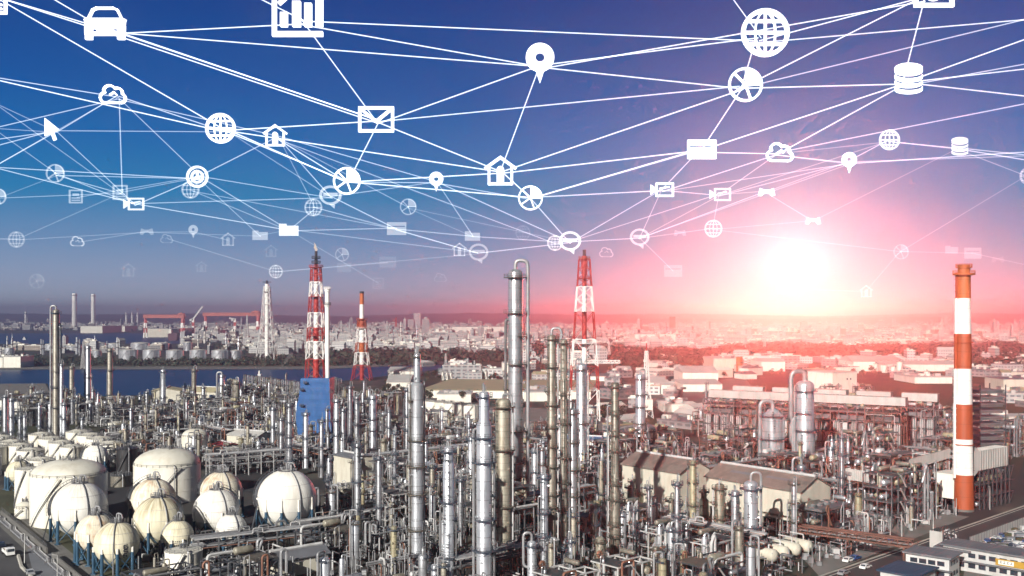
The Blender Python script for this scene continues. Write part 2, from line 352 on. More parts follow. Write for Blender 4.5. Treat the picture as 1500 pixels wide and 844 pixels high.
THINGS = []; LANDMARKS = []
def scr(p): return (750+F*p[0]/p[1], 460-F*(p[2]-CH)/p[1])
def G(x, y, z=0.0):
    k = (CH-z)/(y-460.0); return Vector(((x-750)*k, F*k, z))
def D(y, z=0.0): return F*(CH-z)/(y-460.0)
def X(x, d): return (x-750)*d/F
def Z(y, d): return CH-(y-460)*d/F
def tagit(o, label, cat, group=None, auto=None, lm=None, at=None):
    """auto: label gets its place beside the nearest landmark at the end; lm: phrase under which this thing is itself a landmark"""
    o['category'] = cat
    if group: o['group'] = group
    if label: o['label'] = label
    if at is None:
        b = o.location; at = (b.x, max(b.y, 1), b.z+4)
    THINGS.append((o, label, auto, scr(at)))
    if lm: LANDMARKS.append((lm, scr(at), o))
    return o
def thing(name, label, cat, loc, rz=0, group=None, auto=None, lm=None, h=4):
    o = bpy.data.objects.new(name, None); COL.objects.link(o); o.location = loc; o.rotation_euler.z = rz; o.empty_display_size = 1
    return tagit(o, label, cat, group, auto, lm, (loc[0], loc[1], (loc[2] if len(loc) > 2 else 0)+h))
def struct(o): o['kind'] = 'structure'; return o
def dup_tree(root, loc, rz, scale=None):
    r = root.copy(); COL.objects.link(r); r.location = loc; r.rotation_euler.z = rz
    if scale: r.scale = scale
    for k in ('label',):
        if k in r: del r[k]
    for ch in list(root.children):
        c = ch.copy(); COL.objects.link(c); c.parent = r
        for g in list(ch.children):
            d = g.copy(); COL.objects.link(d); d.parent = c
    return r
EXCL = []      # discs on the ground that loose process equipment must keep out of
def excl(x, y, r): EXCL.append((x, y, r))
def flat(name, pts, z, mat, smooth=False):
    m = MB(); m.add([(p[0], p[1], z) for p in pts], [tuple(range(len(pts)))]); return m.build(name, mat, smooth=False)

# ------------------------------------------------------------ ground, water, roads, hills
g = MB(); g.add([(-7500, -400, 0), (7500, -400, 0), (7500, 9500, 0), (-7500, 9500, 0)], [(0, 1, 2, 3)])
struct(g.build('ground', 'ground'))
def P2(l, z=0): return [tuple(G(x, y))[:2] for x, y in l]
struct(flat('water', P2([(-260, 541.5), (470, 541), (560, 537), (640, 533.5), (655, 539), (600, 547), (520, 556), (430, 565), (330, 568), (260, 578), (75, 582), (70, 562), (-260, 565)]), .05, 'water'))
struct(flat('water', P2([(-700, 488), (262, 488.5), (300, 494), (262, 503.5), (-700, 505)]), .05, 'water'))
struct(flat('water', P2([(590, 496), (625, 496), (622, 502), (585, 503)]), .05, 'water'))
struct(flat('bank', P2([(-300, 537.5), (470, 537.5), (560, 533), (660, 528), (650, 533.4), (560, 537.2), (470, 541.5), (-300, 542)]), .35, 'concrete'))
hm = MB()
for (y0, hh, sd, ns) in ((8700, 84, 3, 140), (7700, 50, 5, 140)):
    q = random.Random(sd); top = []; n = ns
    hs = [0.55+.45*math.sin(i*.21+sd)*math.sin(i*.067+1)+q.uniform(-.08, .08) for i in range(n+1)]
    vs = []
    for i in range(n+1):
        x = -6500+13000*i/n; vs += [(x, y0-900, -1), (x, y0, max(8, hh*(.62+.42*hs[i]))), (x, y0+700, -1)]
    hm.add(vs, [f for i in range(n) for f in ((3*i, 3*i+3, 3*i+4, 3*i+1), (3*i+1, 3*i+4, 3*i+5, 3*i+2))])
struct(hm.build('hills', 'hill'))
AX = Vector((.65, -.76, 0)).normalized(); BX = Vector((.76, .65, 0)).normalized()      # the plant's street grid
GRZ = math.atan2(BX.y, BX.x)
def strip(name, p, q, wd, z, mat):
    p, q = Vector((*p, 0)), Vector((*q, 0)); d = (q-p).normalized(); n = Vector((-d.y, d.x, 0))*wd/2
    return struct(flat(name, [p-n, q-n, q+n, p+n], z, mat))
# right hand plant road with kerbs and edge lines
ra, rb = Vector((60, 256)), Vector((300, 486))
rd = (rb-ra).normalized(); rn = Vector((-rd.y, rd.x))
strip('road', ra, rb, 13, .02, 'asphalt_dark')
strip('road_line', ra+rn*5.4, rb+rn*5.4, .35, .03, 'road_paint')
strip('road_line', ra-rn*5.4, rb-rn*5.4, .35, .03, 'road_paint')
k = MB(); k.bar((*(ra+rn*6.9), .12), (*(rb+rn*6.9), .12), .5, .26); struct(k.build('kerb', 'kerb'))
strip('road', G(1120, 700)[:2], G(1345, 806)[:2], 8, .015, 'asphalt_dark')
struct(flat('pavement', P2([(1150, 790), (1330, 745), (1420, 757), (1200, 844)]), .01, 'concrete'))
struct(flat('yard', P2([(1420, 800), (1500, 762), (1700, 790), (1700, 900), (1400, 900)]), .012, 'concrete'))
# left hand road beside the tanks
la, lb = G(-60, 735), G(60, 860)
strip('road', (-215, 395), (-112, 262), 26, .02, 'asphalt')
strip('pavement', (-181, 371), (-112, 276), 11, .03, 'concrete')
struct(flat('forecourt', P2([(40, 805), (66, 800), (110, 844), (70, 870), (50, 846)]), .04, 'slab_blue'))
struct(flat('tank_yard', P2([(-40, 720), (60, 715), (110, 770), (200, 800), (240, 850), (130, 850), (0, 755)]), .012, 'grass'))
struct(flat('pier', P2([(-200, 564), (66, 562), (78, 584), (80, 600), (-200, 606)]), .2, 'concrete'))
# pale aprons between the warehouses, parkland strips
for pts in ([(560, 600), (760, 596), (900, 606), (900, 640), (600, 640)], [(640, 566), (900, 556), (960, 570), (760, 590)], [(930, 575), (1090, 552), (1120, 590), (980, 612)]):
    struct(flat('yard', P2(pts), .01, 'concrete'))
for pts in ([(-300, 521), (600, 524), (640, 532), (470, 538), (-300, 538)], [(780, 512), (1060, 515), (1500, 512), (1900, 520), (1900, 534), (1300, 540), (1050, 536), (780, 536)], [(1430, 640), (1620, 626), (1620, 660), (1460, 664)]):
    struct(flat('grass_verge', P2(pts), .25, 'grass'))
# ------------------------------------------------------------ storage tanks
def tank(x, yb, r, h, dome, label, cat='storage tank', mat='tank_white', roof='tank_roof', group=None, auto=None, lm=None, detail=True, seed=0, d=None):
    d = d or D(yb); q = random.Random(seed)
    t = thing('storage_tank', label, cat, (X(x, d), d, 0), group=group, auto=auto, lm=lm, h=h)
    excl(X(x, d), d, r+1)
    n = 48 if detail else 28
    m = MB(); m.lathe([(r, 0), (r, h), (r+.12, h+.02), (r+.12, h+.3), (r-.1, h+.32)], n)
    for z in (h*.33, h*.66): m.lathe([(r+.02, z), (r+.09, z+.02), (r+.09, z+.14), (r+.02, z+.16)], n)
    m.build('shell', mat, t)
    pr = [(r-.05, h+.31)]+[(r*math.cos(a)*.995, h+.31+dome*math.sin(a)) for a in [i*PI/2/8 for i in range(1, 8)]]+[(.001, h+.31+dome)]
    if dome < 2: pr = [(r-.05, h+.31), (r*.5, h+.31+dome*.6), (.001, h+.31+dome)]
    rf = MB(); rf.lathe(pr, n); rf.build('roof', roof, t)
    rl = MB(); rl.rail((0, 0, 0), r-.05, h+.3, 0, 2*PI, 30 if detail else 18, 1.1, .1); rl.build('railing', 'steel_grey', t)
    a0 = math.radians(250+q.uniform(-25, 10)); st = MB()
    P = [((r+.5)*math.cos(a0+i*.09), (r+.5)*math.sin(a0+i*.09), h*i/10+.2) for i in range(11)]
    for a, b in zip(P, P[1:]): st.bar(a, b, .5, .14)
    st.tube([(p[0]*1.03, p[1]*1.03, p[2]+1) for p in P], .07, 4); st.build('stair', 'steel_grey', t)
    nz = MB()
    for i in range(9 if detail else 4):
        a = q.uniform(0, 6.28); rr = r*q.uniform(.02, .35); z = h+.3+dome*math.sqrt(max(0, 1-(rr/r)**2)) if dome >= 2 else h+.3+dome*(1-rr/r)
        nz.cyl((rr*math.cos(a), rr*math.sin(a), z-.4), .22, 0, q.uniform(1.2, 2.2), 6)
    nz.rail((0, 0, 0), r*.22, h+.2+dome*.95, 0, 2*PI, 10, 1.1, .1)
    nz.build('roof_nozzle', 'steel_grey', t)
    pp = MB(); a = math.radians(300); c, s_ = math.cos(a), math.sin(a)
    pp.pipe([((r+.6)*c, (r+.6)*s_, .3), ((r+.6)*c, (r+.6)*s_, h+1), ((r-1.5)*c, (r-1.5)*s_, h+1.2)], .2, 6); pp.build('filling_pipe', 'pipe_silver', t)
    return t
tank(101, 764, 13.0, 17.0, 5.2, 'big white dome roofed tank beside the timber edged road', lm='the big roadside tank', seed=1)
tank(245, 731, 13.0, 14.0, 6.4, 'big white tank with ball tank shadow on its wall', lm='the shadowed big tank', seed=2)
tank(286, 666, 7.0, 9.5, 4.2, 'medium white dome tank beyond the shadowed big tank', lm='the medium dome tank', seed=3)
for i, (x, rim, wd) in enumerate([(2, 641, 34), (18, 648, 42), (30, 653, 36), (45, 660, 38), (60, 637, 34), (75, 643, 36), (90, 649, 35), (105, 655, 33), (115, 633, 35), (132, 638, 36), (147, 643, 38), (162, 650, 40), (60, 674, 40), (-12, 655, 44), (-22, 670, 44)]):
    h = 8.6; d = F*(CH-h)/(rim-460)
    tank(x, 0, wd/2*d/F, h, 1.6, None, auto='low white cone roofed tank', group='low white tanks in rows by the ball tanks', seed=10+i, d=d)
tank(44, 742, 5.5, 14.5, .8, 'narrow white upright tank tucked against the big roadside tank', seed=31, detail=False)
tank(37, 758, 3.6, 3.2, 2.4, 'small white domed tank at the foot of the big roadside tank', seed=32, detail=False)
tank(186, 690, 4.8, 10.5, 1.2, 'dark brown upright tank with pale bands', mat='tank_black', roof='tank_black', lm='the dark banded tank', seed=33, detail=False)
tank(177, 712, 4.2, 4.4, .5, 'short grey metal tank below the dark banded tank', mat='silver_dull', roof='deck', seed=34, detail=False)
tank(171, 633, 5.2, 5.6, 1.2, 'small white tank alone amid the pipework behind the tank rows', seed=35, detail=False)
tank(662, 627, 8.0, 7.0, .7, 'low white tank on open ground below the joined tanks', seed=36, detail=False)
tank(629, 620, 6.6, 6.0, .6, 'pale low tank half hidden by the tall stepped column', seed=37, detail=False)
for i in range(6): tank(623+i*13.2, 604+i*1.6, 6.6, 8.8, .8, None, auto='white round tank in a tight row', group='tight row of white tanks before the warehouse', seed=40+i, detail=False)
tank(269, 858, 5.0, 9.5, .6, 'ribbed white upright tank at the bottom edge before ball tanks', lm='the ribbed bottom tank', seed=47, detail=False)
for i, (x, yb, wd, h) in enumerate([(188, 528, 27, 15), (222, 528, 25, 15), (256, 527.5, 25, 14), (290, 527, 24, 14), (322, 526.5, 24, 13), (345, 526, 16, 12), (108, 516, 22, 9), (142, 513, 26, 10), (205, 512, 26, 9), (235, 512, 24, 9), (14, 520, 14, 10), (142, 524, 12, 10), (168, 513, 24, 9), (275, 514, 12, 12), (76, 513, 22, 8)]):
    d = D(yb); tank(x, yb, wd/2*d/F, h*d/F, 3*d/F*.5, None, auto='white silver storage tank across the water', group='storage tanks across the water', mat='silver_bright', roof='tank_roof', seed=60+i, detail=False)
for i, (x, yb, wd, h) in enumerate([(570, 498, 10, 5), (588, 500, 12, 5), (608, 499, 10, 5), (1283, 545, 7, 11), (1296, 546, 8, 10), (1309, 548, 8, 10), (1318, 547, 9, 16), (1358, 552, 8, 7), (649, 557, 4, 11), (655, 557.5, 4, 11), (661, 558, 4, 11), (706, 556, 4, 11), (712, 556, 4, 11)]):
    d = D(yb); tank(x, yb, wd/2*d/F, h*d/F, 1.5, None, auto='small pale far storage tank', group='small far tanks among the warehouses', mat='wall_white', roof='tank_roof', seed=80+i, detail=False)

# ------------------------------------------------------------ ball tanks on legs
def ball_tank(x, yc, rpx, zc, label, mat, nleg=9, lm=None, marks=None, seed=0, stair=True, group=None, pa=-.9, a0=None):
    d = F*(CH-zc)/(yc-460.0); r = rpx*d/F; zc = max(zc, r+1.3); q = random.Random(seed)
    t = thing('ball_tank', label, 'ball tank', (X(x, d), d, 0), lm=lm, h=zc, group=group, rz=0)
    excl(X(x, d), d, r+2)
    b = MB(); b.ball((0, 0, 0), r, 56, 28); sh = b.build('shell', mat, t, (0, 0, zc))
    br = MB()
    for z in (-.3, 0.15, 0.6): 
        rr = r*math.cos(z)+.02; br.lathe([(rr, r*math.sin(z)-.05), (rr+.05, r*math.sin(z)), (rr-.03, r*math.sin(z)+.06)], 40)
    for k in range(7):      # upright plate seams
        aa = k*PI/3.5+.3; br.tube([((r+.02)*math.cos(e)*math.cos(aa), (r+.02)*math.cos(e)*math.sin(aa), (r+.02)*math.sin(e)) for e in [-1.0+2.3*i/12 for i in range(13)]], .03, 4)
    br.build('weld_band', 'wall_grey', sh)
    a0 = q.uniform(0, .6) if a0 is None else a0; lt_ = -.05 if marks else .12
    for k in range(nleg):
        a = a0+2*PI*k/nleg; c, s_ = math.cos(a)*(r+.02), math.sin(a)*(r+.02)
        l = MB(); l.mi = 0; l.tube([(c, s_, 0), (c, s_, zc-r*.28)], .48, 9); l.mi = 1; l.tube([(c, s_, zc-r*.28), (c, s_, zc+r*lt_)], .34, 9); l.mi = 0
        l.box(c-.8, c+.8, s_-.8, s_+.8, 0, .35); l.build('leg', ['leg_blue', 'ball_white'], t)
        a2 = a0+2*PI*(k+1)/nleg; c2, s2 = math.cos(a2)*r, math.sin(a2)*r
        bb = MB(); zt = zc-r*.35
        bb.bar((c, s_, .6), (c2, s2, zt), .22); bb.bar((c2, s2, .6), (c, s_, zt), .22); bb.build('brace', 'leg_blue', t)
    tp = MB(); tp.arcdeck((0, 0, 0), .1, r*.30, zc+r*.97, .15, 0, 2*PI, 16); tp.rail((0, 0, 0), r*.30, zc+r*.98, 0, 2*PI, 12, 1.1, .1)
    tp.build('top_platform', 'steel_grey', t)
    nz = MB()
    for i in range(5): 
        a = q.uniform(0, 6.28); nz.cyl((math.cos(a)*r*.16, math.sin(a)*r*.16, zc+r*.95), .25, 0, q.uniform(1.2, 2.8), 7)
    nz.pipe([(0, 0, zc+r), (0, 0, zc+r+2.4), (r*.25, -r*.1, zc+r+2.4), (r*.3, -r*.1, zc+r+1)], .22, 7); nz.build('relief_valve', 'pipe_silver', t)
    if stair:       # curved stair from the equator to the crown
        st = MB(); P = []; sgn = -1 if seed % 2 else 1; b0 = math.radians(215 if sgn < 0 else 330)
        for i in range(15):
            e = -.12+1.5*i/14; aa = b0+sgn*.055*i*1.3
            P.append(((r+.55)*math.cos(e)*math.cos(aa), (r+.55)*math.cos(e)*math.sin(aa), zc+(r+.55)*math.sin(e)))
        for a, c in zip(P, P[1:]): st.bar(a, c, 1.0, .2)
        for o in (.9,): st.tube([Vector(p)+Vector((p[0], p[1], p[2]-zc)).normalized()*o for p in P], .07, 4)
        for p in P: st.bar(p, Vector(p)+Vector((p[0], p[1], p[2]-zc)).normalized()*.9, .07)
        p0 = P[0]; st.bar(p0, (p0[0]*1.25, p0[1]*1.25, 0), .8, .2); st.build('stair', 'steel_dark', t)
    pp = MB(); P = [((r+.25)*math.cos(e)*math.cos(pa), (r+.25)*math.cos(e)*math.sin(pa), zc+(r+.25)*math.sin(e)) for e in [1.4-i*.14 for i in range(11)]]
    pp.tube(P+[(P[-1][0], P[-1][1], .5)], .16, 6); pp.build('spray_pipe', 'pipe_silver', t)
    if marks:       # dark characters painted on the shell
        mk = MB(); rr = r+.03
        for (u0, v0, u1, v1, wd) in marks:
            n = 4; A = []
            du, dv = u1-u0, v1-v0; L_ = math.hypot(du, dv) or 1; pu, pv = -dv/L_*wd/2, du/L_*wd/2
            for i in range(n+1):
                for s_ in (-1, 1):
                    u = (u0+du*i/n+pu*s_)/r; v = (v0+dv*i/n+pv*s_)/r; aa = -PI/2+u
                    A.append((rr*math.cos(v)*math.cos(aa), rr*math.cos(v)*math.sin(aa), zc+rr*math.sin(v)))
            mk.add(A, [(2*i, 2*i+1, 2*i+3, 2*i+2) for i in range(n)])
        mk.build('painted_mark', 'ink', t, smooth=False)
    return t
def letter_S(u, v, h, w_):
    return [(u, v, u+w_, v, .3), (u, v, u, v-h/2, .3), (u, v-h/2, u+w_, v-h/2, .3), (u+w_, v-h/2, u+w_, v-h, .3), (u, v-h, u+w_, v-h, .3)]
vm = []
for i in range(3): vm += [(a, b, c_, e, .34) for a, b, c_, e, _ in letter_S(4.3, .5-i*1.3, 1.0, 1.1)]
vm += [(4.3, .5, 4.3, -.5, .34)]
hmks = []
for i in range(9): hmks += [(-.9+i*.56, -.8, -.6+i*.56, -.8+.03*(i % 3), .3)]
for i in range(5): hmks += [(.1+i*.5, -2.2, .4+i*.5, -2.2, .6)]
hmks += [(3.1, -2.1, 3.35, -2.1, .55)]
ball_tank(117, 746, 39, 10, 'large white ball tank in front of the big roadside tank', 'ball_white', lm='the banded white ball tank', seed=1)
ball_tank(140, 781, 28, 8.6, 'rust stained ball tank between the banded and lettered ball tanks', 'ball_rusty', seed=2, lm='the rusty ball tank')
ball_tank(171, 796, 32, 8.2, 'cream ball tank with dark upright lettering, nearest the road', 'ball_cream', lm='the lettered ball tank', marks=vm, seed=4, stair=False, pa=-1.35, a0=-1.17)
ball_tank(225, 733, 32, 10, 'pale ball tank casting its shadow on the big tank', 'ball_rusty', seed=3)
ball_tank(232, 763, 36, 9.3, 'cream streaked ball tank with a steep dark stair', 'ball_cream', lm='the streaked ball tank', seed=6)
ball_tank(260, 785, 23, 7, 'small cream ball tank with two rows of dark lettering', 'ball_cream', marks=hmks, seed=8, stair=False, pa=-2.5, a0=-1.61)
ball_tank(324, 721, 30.5, 9.5, 'peach stained ball tank at the back of the pair', 'ball_rusty', seed=5)
ball_tank(317, 750, 34, 9, 'white ball tank before the peach stained one', 'ball_white', seed=10, lm='the middle white ball tank')
ball_tank(339, 775, 22, 6.5, 'smallest clean white ball tank beside the pipe racks', 'ball_white', seed=12, stair=False, lm='the smallest ball tank')
ball_tank(420, 731, 43, 12, 'largest white ball tank standing apart on dark blue legs', 'ball_white', nleg=11, lm='the largest ball tank', seed=7)
ball_tank(27, 692, 17, 7, 'yellowish ball tank behind the road edge beyond low tanks', 'ball_cream', seed=14)
ball_tank(140, 670, 18, 7, 'white ball tank crowded with pipes behind the big roadside tank', 'ball_white', seed=9)
ball_tank(26, 600, 12, 8, 'distant white ball tank behind slim silver columns', 'ball_white', seed=11)
ball_tank(2, 597, 11, 8, 'distant white ball tank cut by the picture edge', 'ball_white', seed=13)

# ------------------------------------------------------------ columns
def column(x, top, base, wpx, look, mat='silver', nplat=4, steps=None, seed=0, pipes=2, lm=None, gooseneck=None, head=True, label=None, plat='platform', name='process_column', cat='column', d=None, h=None, r=None, ex=True, group='tall process columns and vessels', rail=True):
    q = random.Random(seed*31+5); d = d or D(base); px = d/F
    H = h or Z(top, d); r = r or wpx/2*px; H = max(H, 3*r)
    t = thing(name, label, cat, (X(x, d), d, 0), h=H*.55, auto=None if label else look, lm=lm, group=group)
    if ex: excl(X(x, d), d, r+1.2)
    sec = steps or [(0, 1.0), (1, 1.0)]          # (height fraction, radius factor)
    prof = [(r*1.25, 0), (r*1.25, .5), (r*1.02, .5)]
    hd = r*sec[-1][1]*.55 if head else .3
    for (fz, rf) in sec: prof.append((r*rf, max(.6, (H-hd)*fz)))
    rt = r*sec[-1][1]
    prof += [(rt*.9, H-hd*.55), (rt*.6, H-hd*.18), (.001, H)]
    m = MB(); m.lathe(prof, 26 if wpx > 9 else 14)
    def rad(z):
        f = z/H
        for (a, ra_), (b, rb_) in zip(sec, sec[1:]):
            if a <= f <= b: return r*(ra_+(rb_-ra_)*((f-a)/(b-a) if b > a else 0))
        return rt
    # seams and manholes standing proud of the cladding
    z = q.uniform(2, 4)
    while z < H-2:
        rr = rad(z); m.lathe([(rr, z), (rr+.07, z+.03), (rr+.07, z+.2), (rr, z+.23)], 20 if wpx > 9 else 12); z += q.uniform(3.2, 6.5)*max(1, r/2)
    for i in range(4 if wpx > 8 else 0):
        z = q.uniform(.15, .9)*H; a = q.uniform(-2.9, -.2); rr = rad(z); c, s_ = math.cos(a), math.sin(a)
        m.tube([(rr*c*.9, rr*s_*.9, z), ((rr+.5)*c, (rr+.5)*s_, z)], .3, 8)
    m.build('shell', mat, t)
    zs = [H*(.12+.86*(i+q.uniform(.25, .75))/nplat) for i in range(nplat)]
    if nplat: zs[-1] = H-max(1.0, rt*1.25)
    for i, z in enumerate(zs):
        rr = rad(z); a0 = q.uniform(-PI, PI); wd = q.uniform(2.6, 6.28) if i < nplat-1 else 6.28
        if q.random() < .5: a0 = -PI/2-wd/2+q.uniform(-.5, .5)
        ro = rr+max(1.0, min(1.7, rr*.65)); pm_ = MB(); n = max(6, int(wd/6.28*18))
        pm_.arcdeck((0, 0, 0), rr+.03, ro, z, .22, a0, a0+wd, n)
        if rail: pm_.rail((0, 0, 0), ro-.05, z+.2, a0, a0+wd, n//2+2, 1.1, .09 if wpx > 8 else .12)
        for k in range(3):
            a = a0+wd*(k+.5)/3; pm_.bar((rr*math.cos(a), rr*math.sin(a), z-1.2), (ro*math.cos(a), ro*math.sin(a), z), .12)
        pm_.build('platform', plat, t)
    la_ = q.uniform(-2.6, -.4); ld = MB(); zz = 1.0
    while zz < H-3:
        ln = q.uniform(6, 11); z2 = min(zz+ln, H-1); rr = max(rad(zz), rad(z2))+.35; aa = la_+q.uniform(-.25, .25)
        c, s_ = math.cos(aa), math.sin(aa); tx, ty = -s_*.28, c*.28
        for sg in (-1, 1): ld.bar((rr*c+tx*sg, rr*s_+ty*sg, zz), (rr*c+tx*sg, rr*s_+ty*sg, z2), .09)
        w0 = zz
        while w0 < z2: ld.bar((rr*c-tx, rr*s_-ty, w0), (rr*c+tx, rr*s_+ty, w0), .05); w0 += 1.2
        for w0 in (zz+2.2, (zz+z2)/2, z2-.5): ld.lathe([(.42, w0), (.42, w0+.12), (.46, w0+.12), (.46, w0), (.42, w0)], 8, ((rr+.4)*c, (rr+.4)*s_, 0))
        zz = z2+.2
    ld.build('ladder', 'steel_dark' if plat == 'platform' else 'platform_pale', t)
    for i in range(pipes):
        aa = q.choice([0.1, -.25, PI-.1, PI+.25, .6, PI-.5])+q.uniform(-.15, .15); pr = max(.1, r*q.uniform(.1, .2)); rr = max(rad(1), r)+pr+.4
        c, s_ = math.cos(aa)*rr, math.sin(aa)*rr; zt = H*q.uniform(.45, .98)
        p = MB(); r2 = rad(zt); p.pipe([(c, s_, .2), (c, s_, zt), (c/rr*r2*.6, s_/rr*r2*.6, zt+.01)], pr, 7)
        for k in range(int(zt/7)):
            z = 4+k*7; p.bar((c, s_, z), (c/rr*r, s_/rr*r, z), .14)
        p.build('downpipe', q.choice(['pipe_silver', 'pipe_white', 'pipe_silver', 'pipe_grey']), t)
    if gooseneck:      # (side, pipe radius factor, rise, end height fraction, offset factor)
        sg, pf, rise, ef, of = gooseneck; pr = r*pf
        p = MB(); p.pipe([(0, 0, H-.3), (0, 0, H+rise), (sg*r*of, -.2, H+rise), (sg*r*of, -.2, H*ef)]+([(sg*r*.4, -.2, H*ef-r*.4)] if ef > .12 else []), pr, 12, bend=pr*3.2); p.build('overhead_pipe', 'pipe_silver' if mat != 'clad_beige' else 'clad_beige', t)
    else:
        p = MB(); a = q.uniform(0, 6.28); hh = q.uniform(1.0, 2.4)
        p.pipe([(0, 0, H-.2), (0, 0, H+hh), (math.cos(a)*r*1.1, math.sin(a)*r*1.1, H+hh), (math.cos(a)*r*1.1, math.sin(a)*r*1.1, H-2)], max(.14, r*.16), 7)
        p.tube([(rt*.4, 0, H-.4), (rt*.4, 0, H+q.uniform(1.5, 3.5))], .08, 5); p.build('top_pipe', 'pipe_silver', t)
    return t
ST = [(0, 1), (.86, 1), (.875, .56), (1, .56)]
column(611, 517, 838, 18, None, 'silver_bright', 6, ST, 1, 3, 'the tall stepped column', label='tall silver column stepping in to a narrow neck with flared rim', plat='platform_pale')
column(657, 654, 862, 16.5, None, 'silver_bright', 4, [(0, 1), (.9, 1), (.91, .82), (1, .82)], 2, 2, 'the blue ringed column', label='bright silver column with dark blue ring platforms at the bottom edge')
column(709, 573, 868, 22.5, None, 'silver_bright', 6, [(0, 1.0), (.84, 1.0), (.87, .66), (1, .66)], 3, 2, 'the thick bright column', label='thick bright silver column with dark blue ring platforms and rows of rungs')
column(737, 583, 826, 22, None, 'clad_beige', 5, None, 4, 3, 'the scuffed beige column', label='scuffed beige column with close seams beside the tallest column', plat='platform_pale')
column(755, 394, 772, 21.5, None, 'silver', 9, [(0, 1.04), (.5, 1.04), (.52, .98), (1, .98)], 5, 2, 'the tallest column', label='tallest silver column rising above the horizon with many small landings', gooseneck=(1, .25, 3.0, .06, 1.7), plat='platform_pale')
column(808, 490, 800, 13, None, 'silver_dull', 9, None, 6, 2, 'the twin columns', label='dull ringed column, left one of a tall linked pair', gooseneck=(1, .3, 2.0, .97, 2.2), plat='platform_pale')
column(826, 497, 814, 10.5, None, 'silver_dull', 6, None, 7, 1, None, label='dull slim column, right one of a tall linked pair', plat='platform_pale')
column(839, 598, 812, 13.5, None, 'silver', 5, None, 8, 2, 'the grey mid column', label='grey silver column before the red white flare tower, with few rings', plat='platform_pale')
column(852, 532, 682, 16, None, 'silver_bright', 2, None, 9, 1, None, label='smooth wide pale column standing before the red white flare tower', plat='platform_pale')
column(901, 560, 836, 13.5, None, 'silver_dull', 9, [(0, 1.15), (.42, 1.15), (.44, .9), (1, .9)], 10, 3, 'the caged dull column', label='dull stained column with many pale caged landings', plat='platform_pale')
column(938, 547, 664, 14, None, 'silver_bright', 5, None, 11, 2, 'the wide ringed column', label='wide silver column with regular rings behind the gabled hall', plat='platform_pale')
column(797, 694, 862, 11, None, 'silver_bright', 4, None, 12, 2, None, label='slim bright column before the twin columns with dark rings')
column(779, 792, 866, 13, None, 'silver_bright', 1, None, 13, 0, 'the cane pipe vessel', label='short silver vessel with a cane shaped white pipe at its left', gooseneck=(-1, .3, 2.2, .5, 1.9))
column(524, 648, 786, 10.5, None, 'silver', 3, None, 14, 2, None, label='slim silver column with hanging pipe loop near the cream shed')
column(523, 580, 690, 7.5, 'slim silver column', 'silver', 4, None, 15, 1)
column(546, 578, 682, 10.5, 'silver column with four dark rings', 'silver_bright', 4, None, 16, 2)
column(493, 584, 692, 8, 'silver column with four dark rings', 'silver_bright', 4, None, 17, 2, 'the sheeting column')
column(503, 598, 684, 7, 'slim silver column', 'silver', 3, None, 18, 1)
column(555, 668, 788, 8, 'plain silver column', 'silver', 2, None, 19, 1)
column(562, 642, 690, 8, 'yellowish stubby column', 'clad_beige', 1, None, 20, 1, plat='platform_pale')
column(578, 632, 762, 5, 'very slim silver column', 'silver_bright', 6, None, 21, 1)
column(596, 568, 690, 6.5, 'slim silver column', 'silver', 4, None, 22, 1)
column(577, 770, 836, 10, None, 'clad_yellow', 1, None, 23, 1, 'the yellow banded vessel', label='short vessel with a yellow middle band by the tall stepped column')
column(513, 565, 672, 6, 'slim silver column', 'silver', 2, None, 24, 1)
column(424, 590, 700, 9, None, 'silver', 5, None, 25, 2, None, label='silver ringed column rising right behind the largest ball tank')
column(412, 612, 690, 6, 'slim silver column', 'silver', 4, None, 26, 1)
column(400, 596, 672, 7, 'slim silver column', 'silver', 3, None, 27, 1)
column(448, 604, 686, 7, 'silver column with dark rings', 'silver_bright', 3, None, 28, 1)
column(471, 615, 700, 6, 'slim silver column', 'silver', 3, None, 28, 1)
column(82, 453, 642, 9.5, None, 'silver_dull', 5, None, 29, 2, 'the tall left column', label='tall dull column crossing the far water with a dark head', gooseneck=(-1, .3, 2, .1, 1.6))
column(90, 533, 648, 4.5, 'slim silver pipe column', 'silver_bright', 2, None, 30, 1)
column(105, 536, 604, 6.5, 'grey waterfront column', 'silver_dull', 2, None, 31, 1)
column(129, 506, 602, 7.5, 'tall grey waterfront column', 'silver', 3, None, 32, 2, 'the grey waterfront column')
column(136, 570, 606, 5, 'short grey waterfront column', 'silver', 2, None, 33, 1)
column(161, 510, 596, 7.5, 'tall grey waterfront column', 'silver_dull', 3, None, 34, 2)
column(239, 541, 602, 7.5, 'pale waterfront column', 'silver_bright', 2, [(0, 1), (.9, 1), (1, 1)], 35, 1, 'the pale waterfront column')
column(284, 540, 596, 7, 'brown tipped waterfront column', 'silver_dull', 2, None, 36, 1)
for i, (x, tp, bs, wd) in enumerate([(8, 578, 660, 7), (17, 583, 652, 7), (46, 565, 606, 6), (52, 574, 604, 5), (58, 590, 636, 5), (66, 600, 646, 5), (73, 588, 640, 5), (94, 590, 652, 6), (99, 606, 648, 4), (29, 610, 652, 4), (36, 608, 654, 4), (112, 588, 622, 4), (106, 585, 622, 5), (120, 612, 640, 4), (167, 588, 612, 4), (215, 573, 600, 5), (205, 578, 602, 4), (210, 580, 604, 4), (230, 585, 605, 5), (270, 564, 598, 5), (277, 566, 600, 4), (298, 566, 600, 5)]):
    column(x, tp, bs, wd, 'slim silver column' if i % 3 else 'silver column with dark rings', ['silver', 'silver_bright', 'silver_dull'][i % 3], 2+i % 3, None, 100+i, 1)
column(1132, 598, 694, 33, None, 'silver_bright', 3, [(0, 1), (.93, 1), (.96, .8), (1, .55)], 40, 2, 'the broad domed vessel', label='broad domed silver vessel with a thick hooked pipe', gooseneck=(-1, .17, 3.4, .03, 1.15))
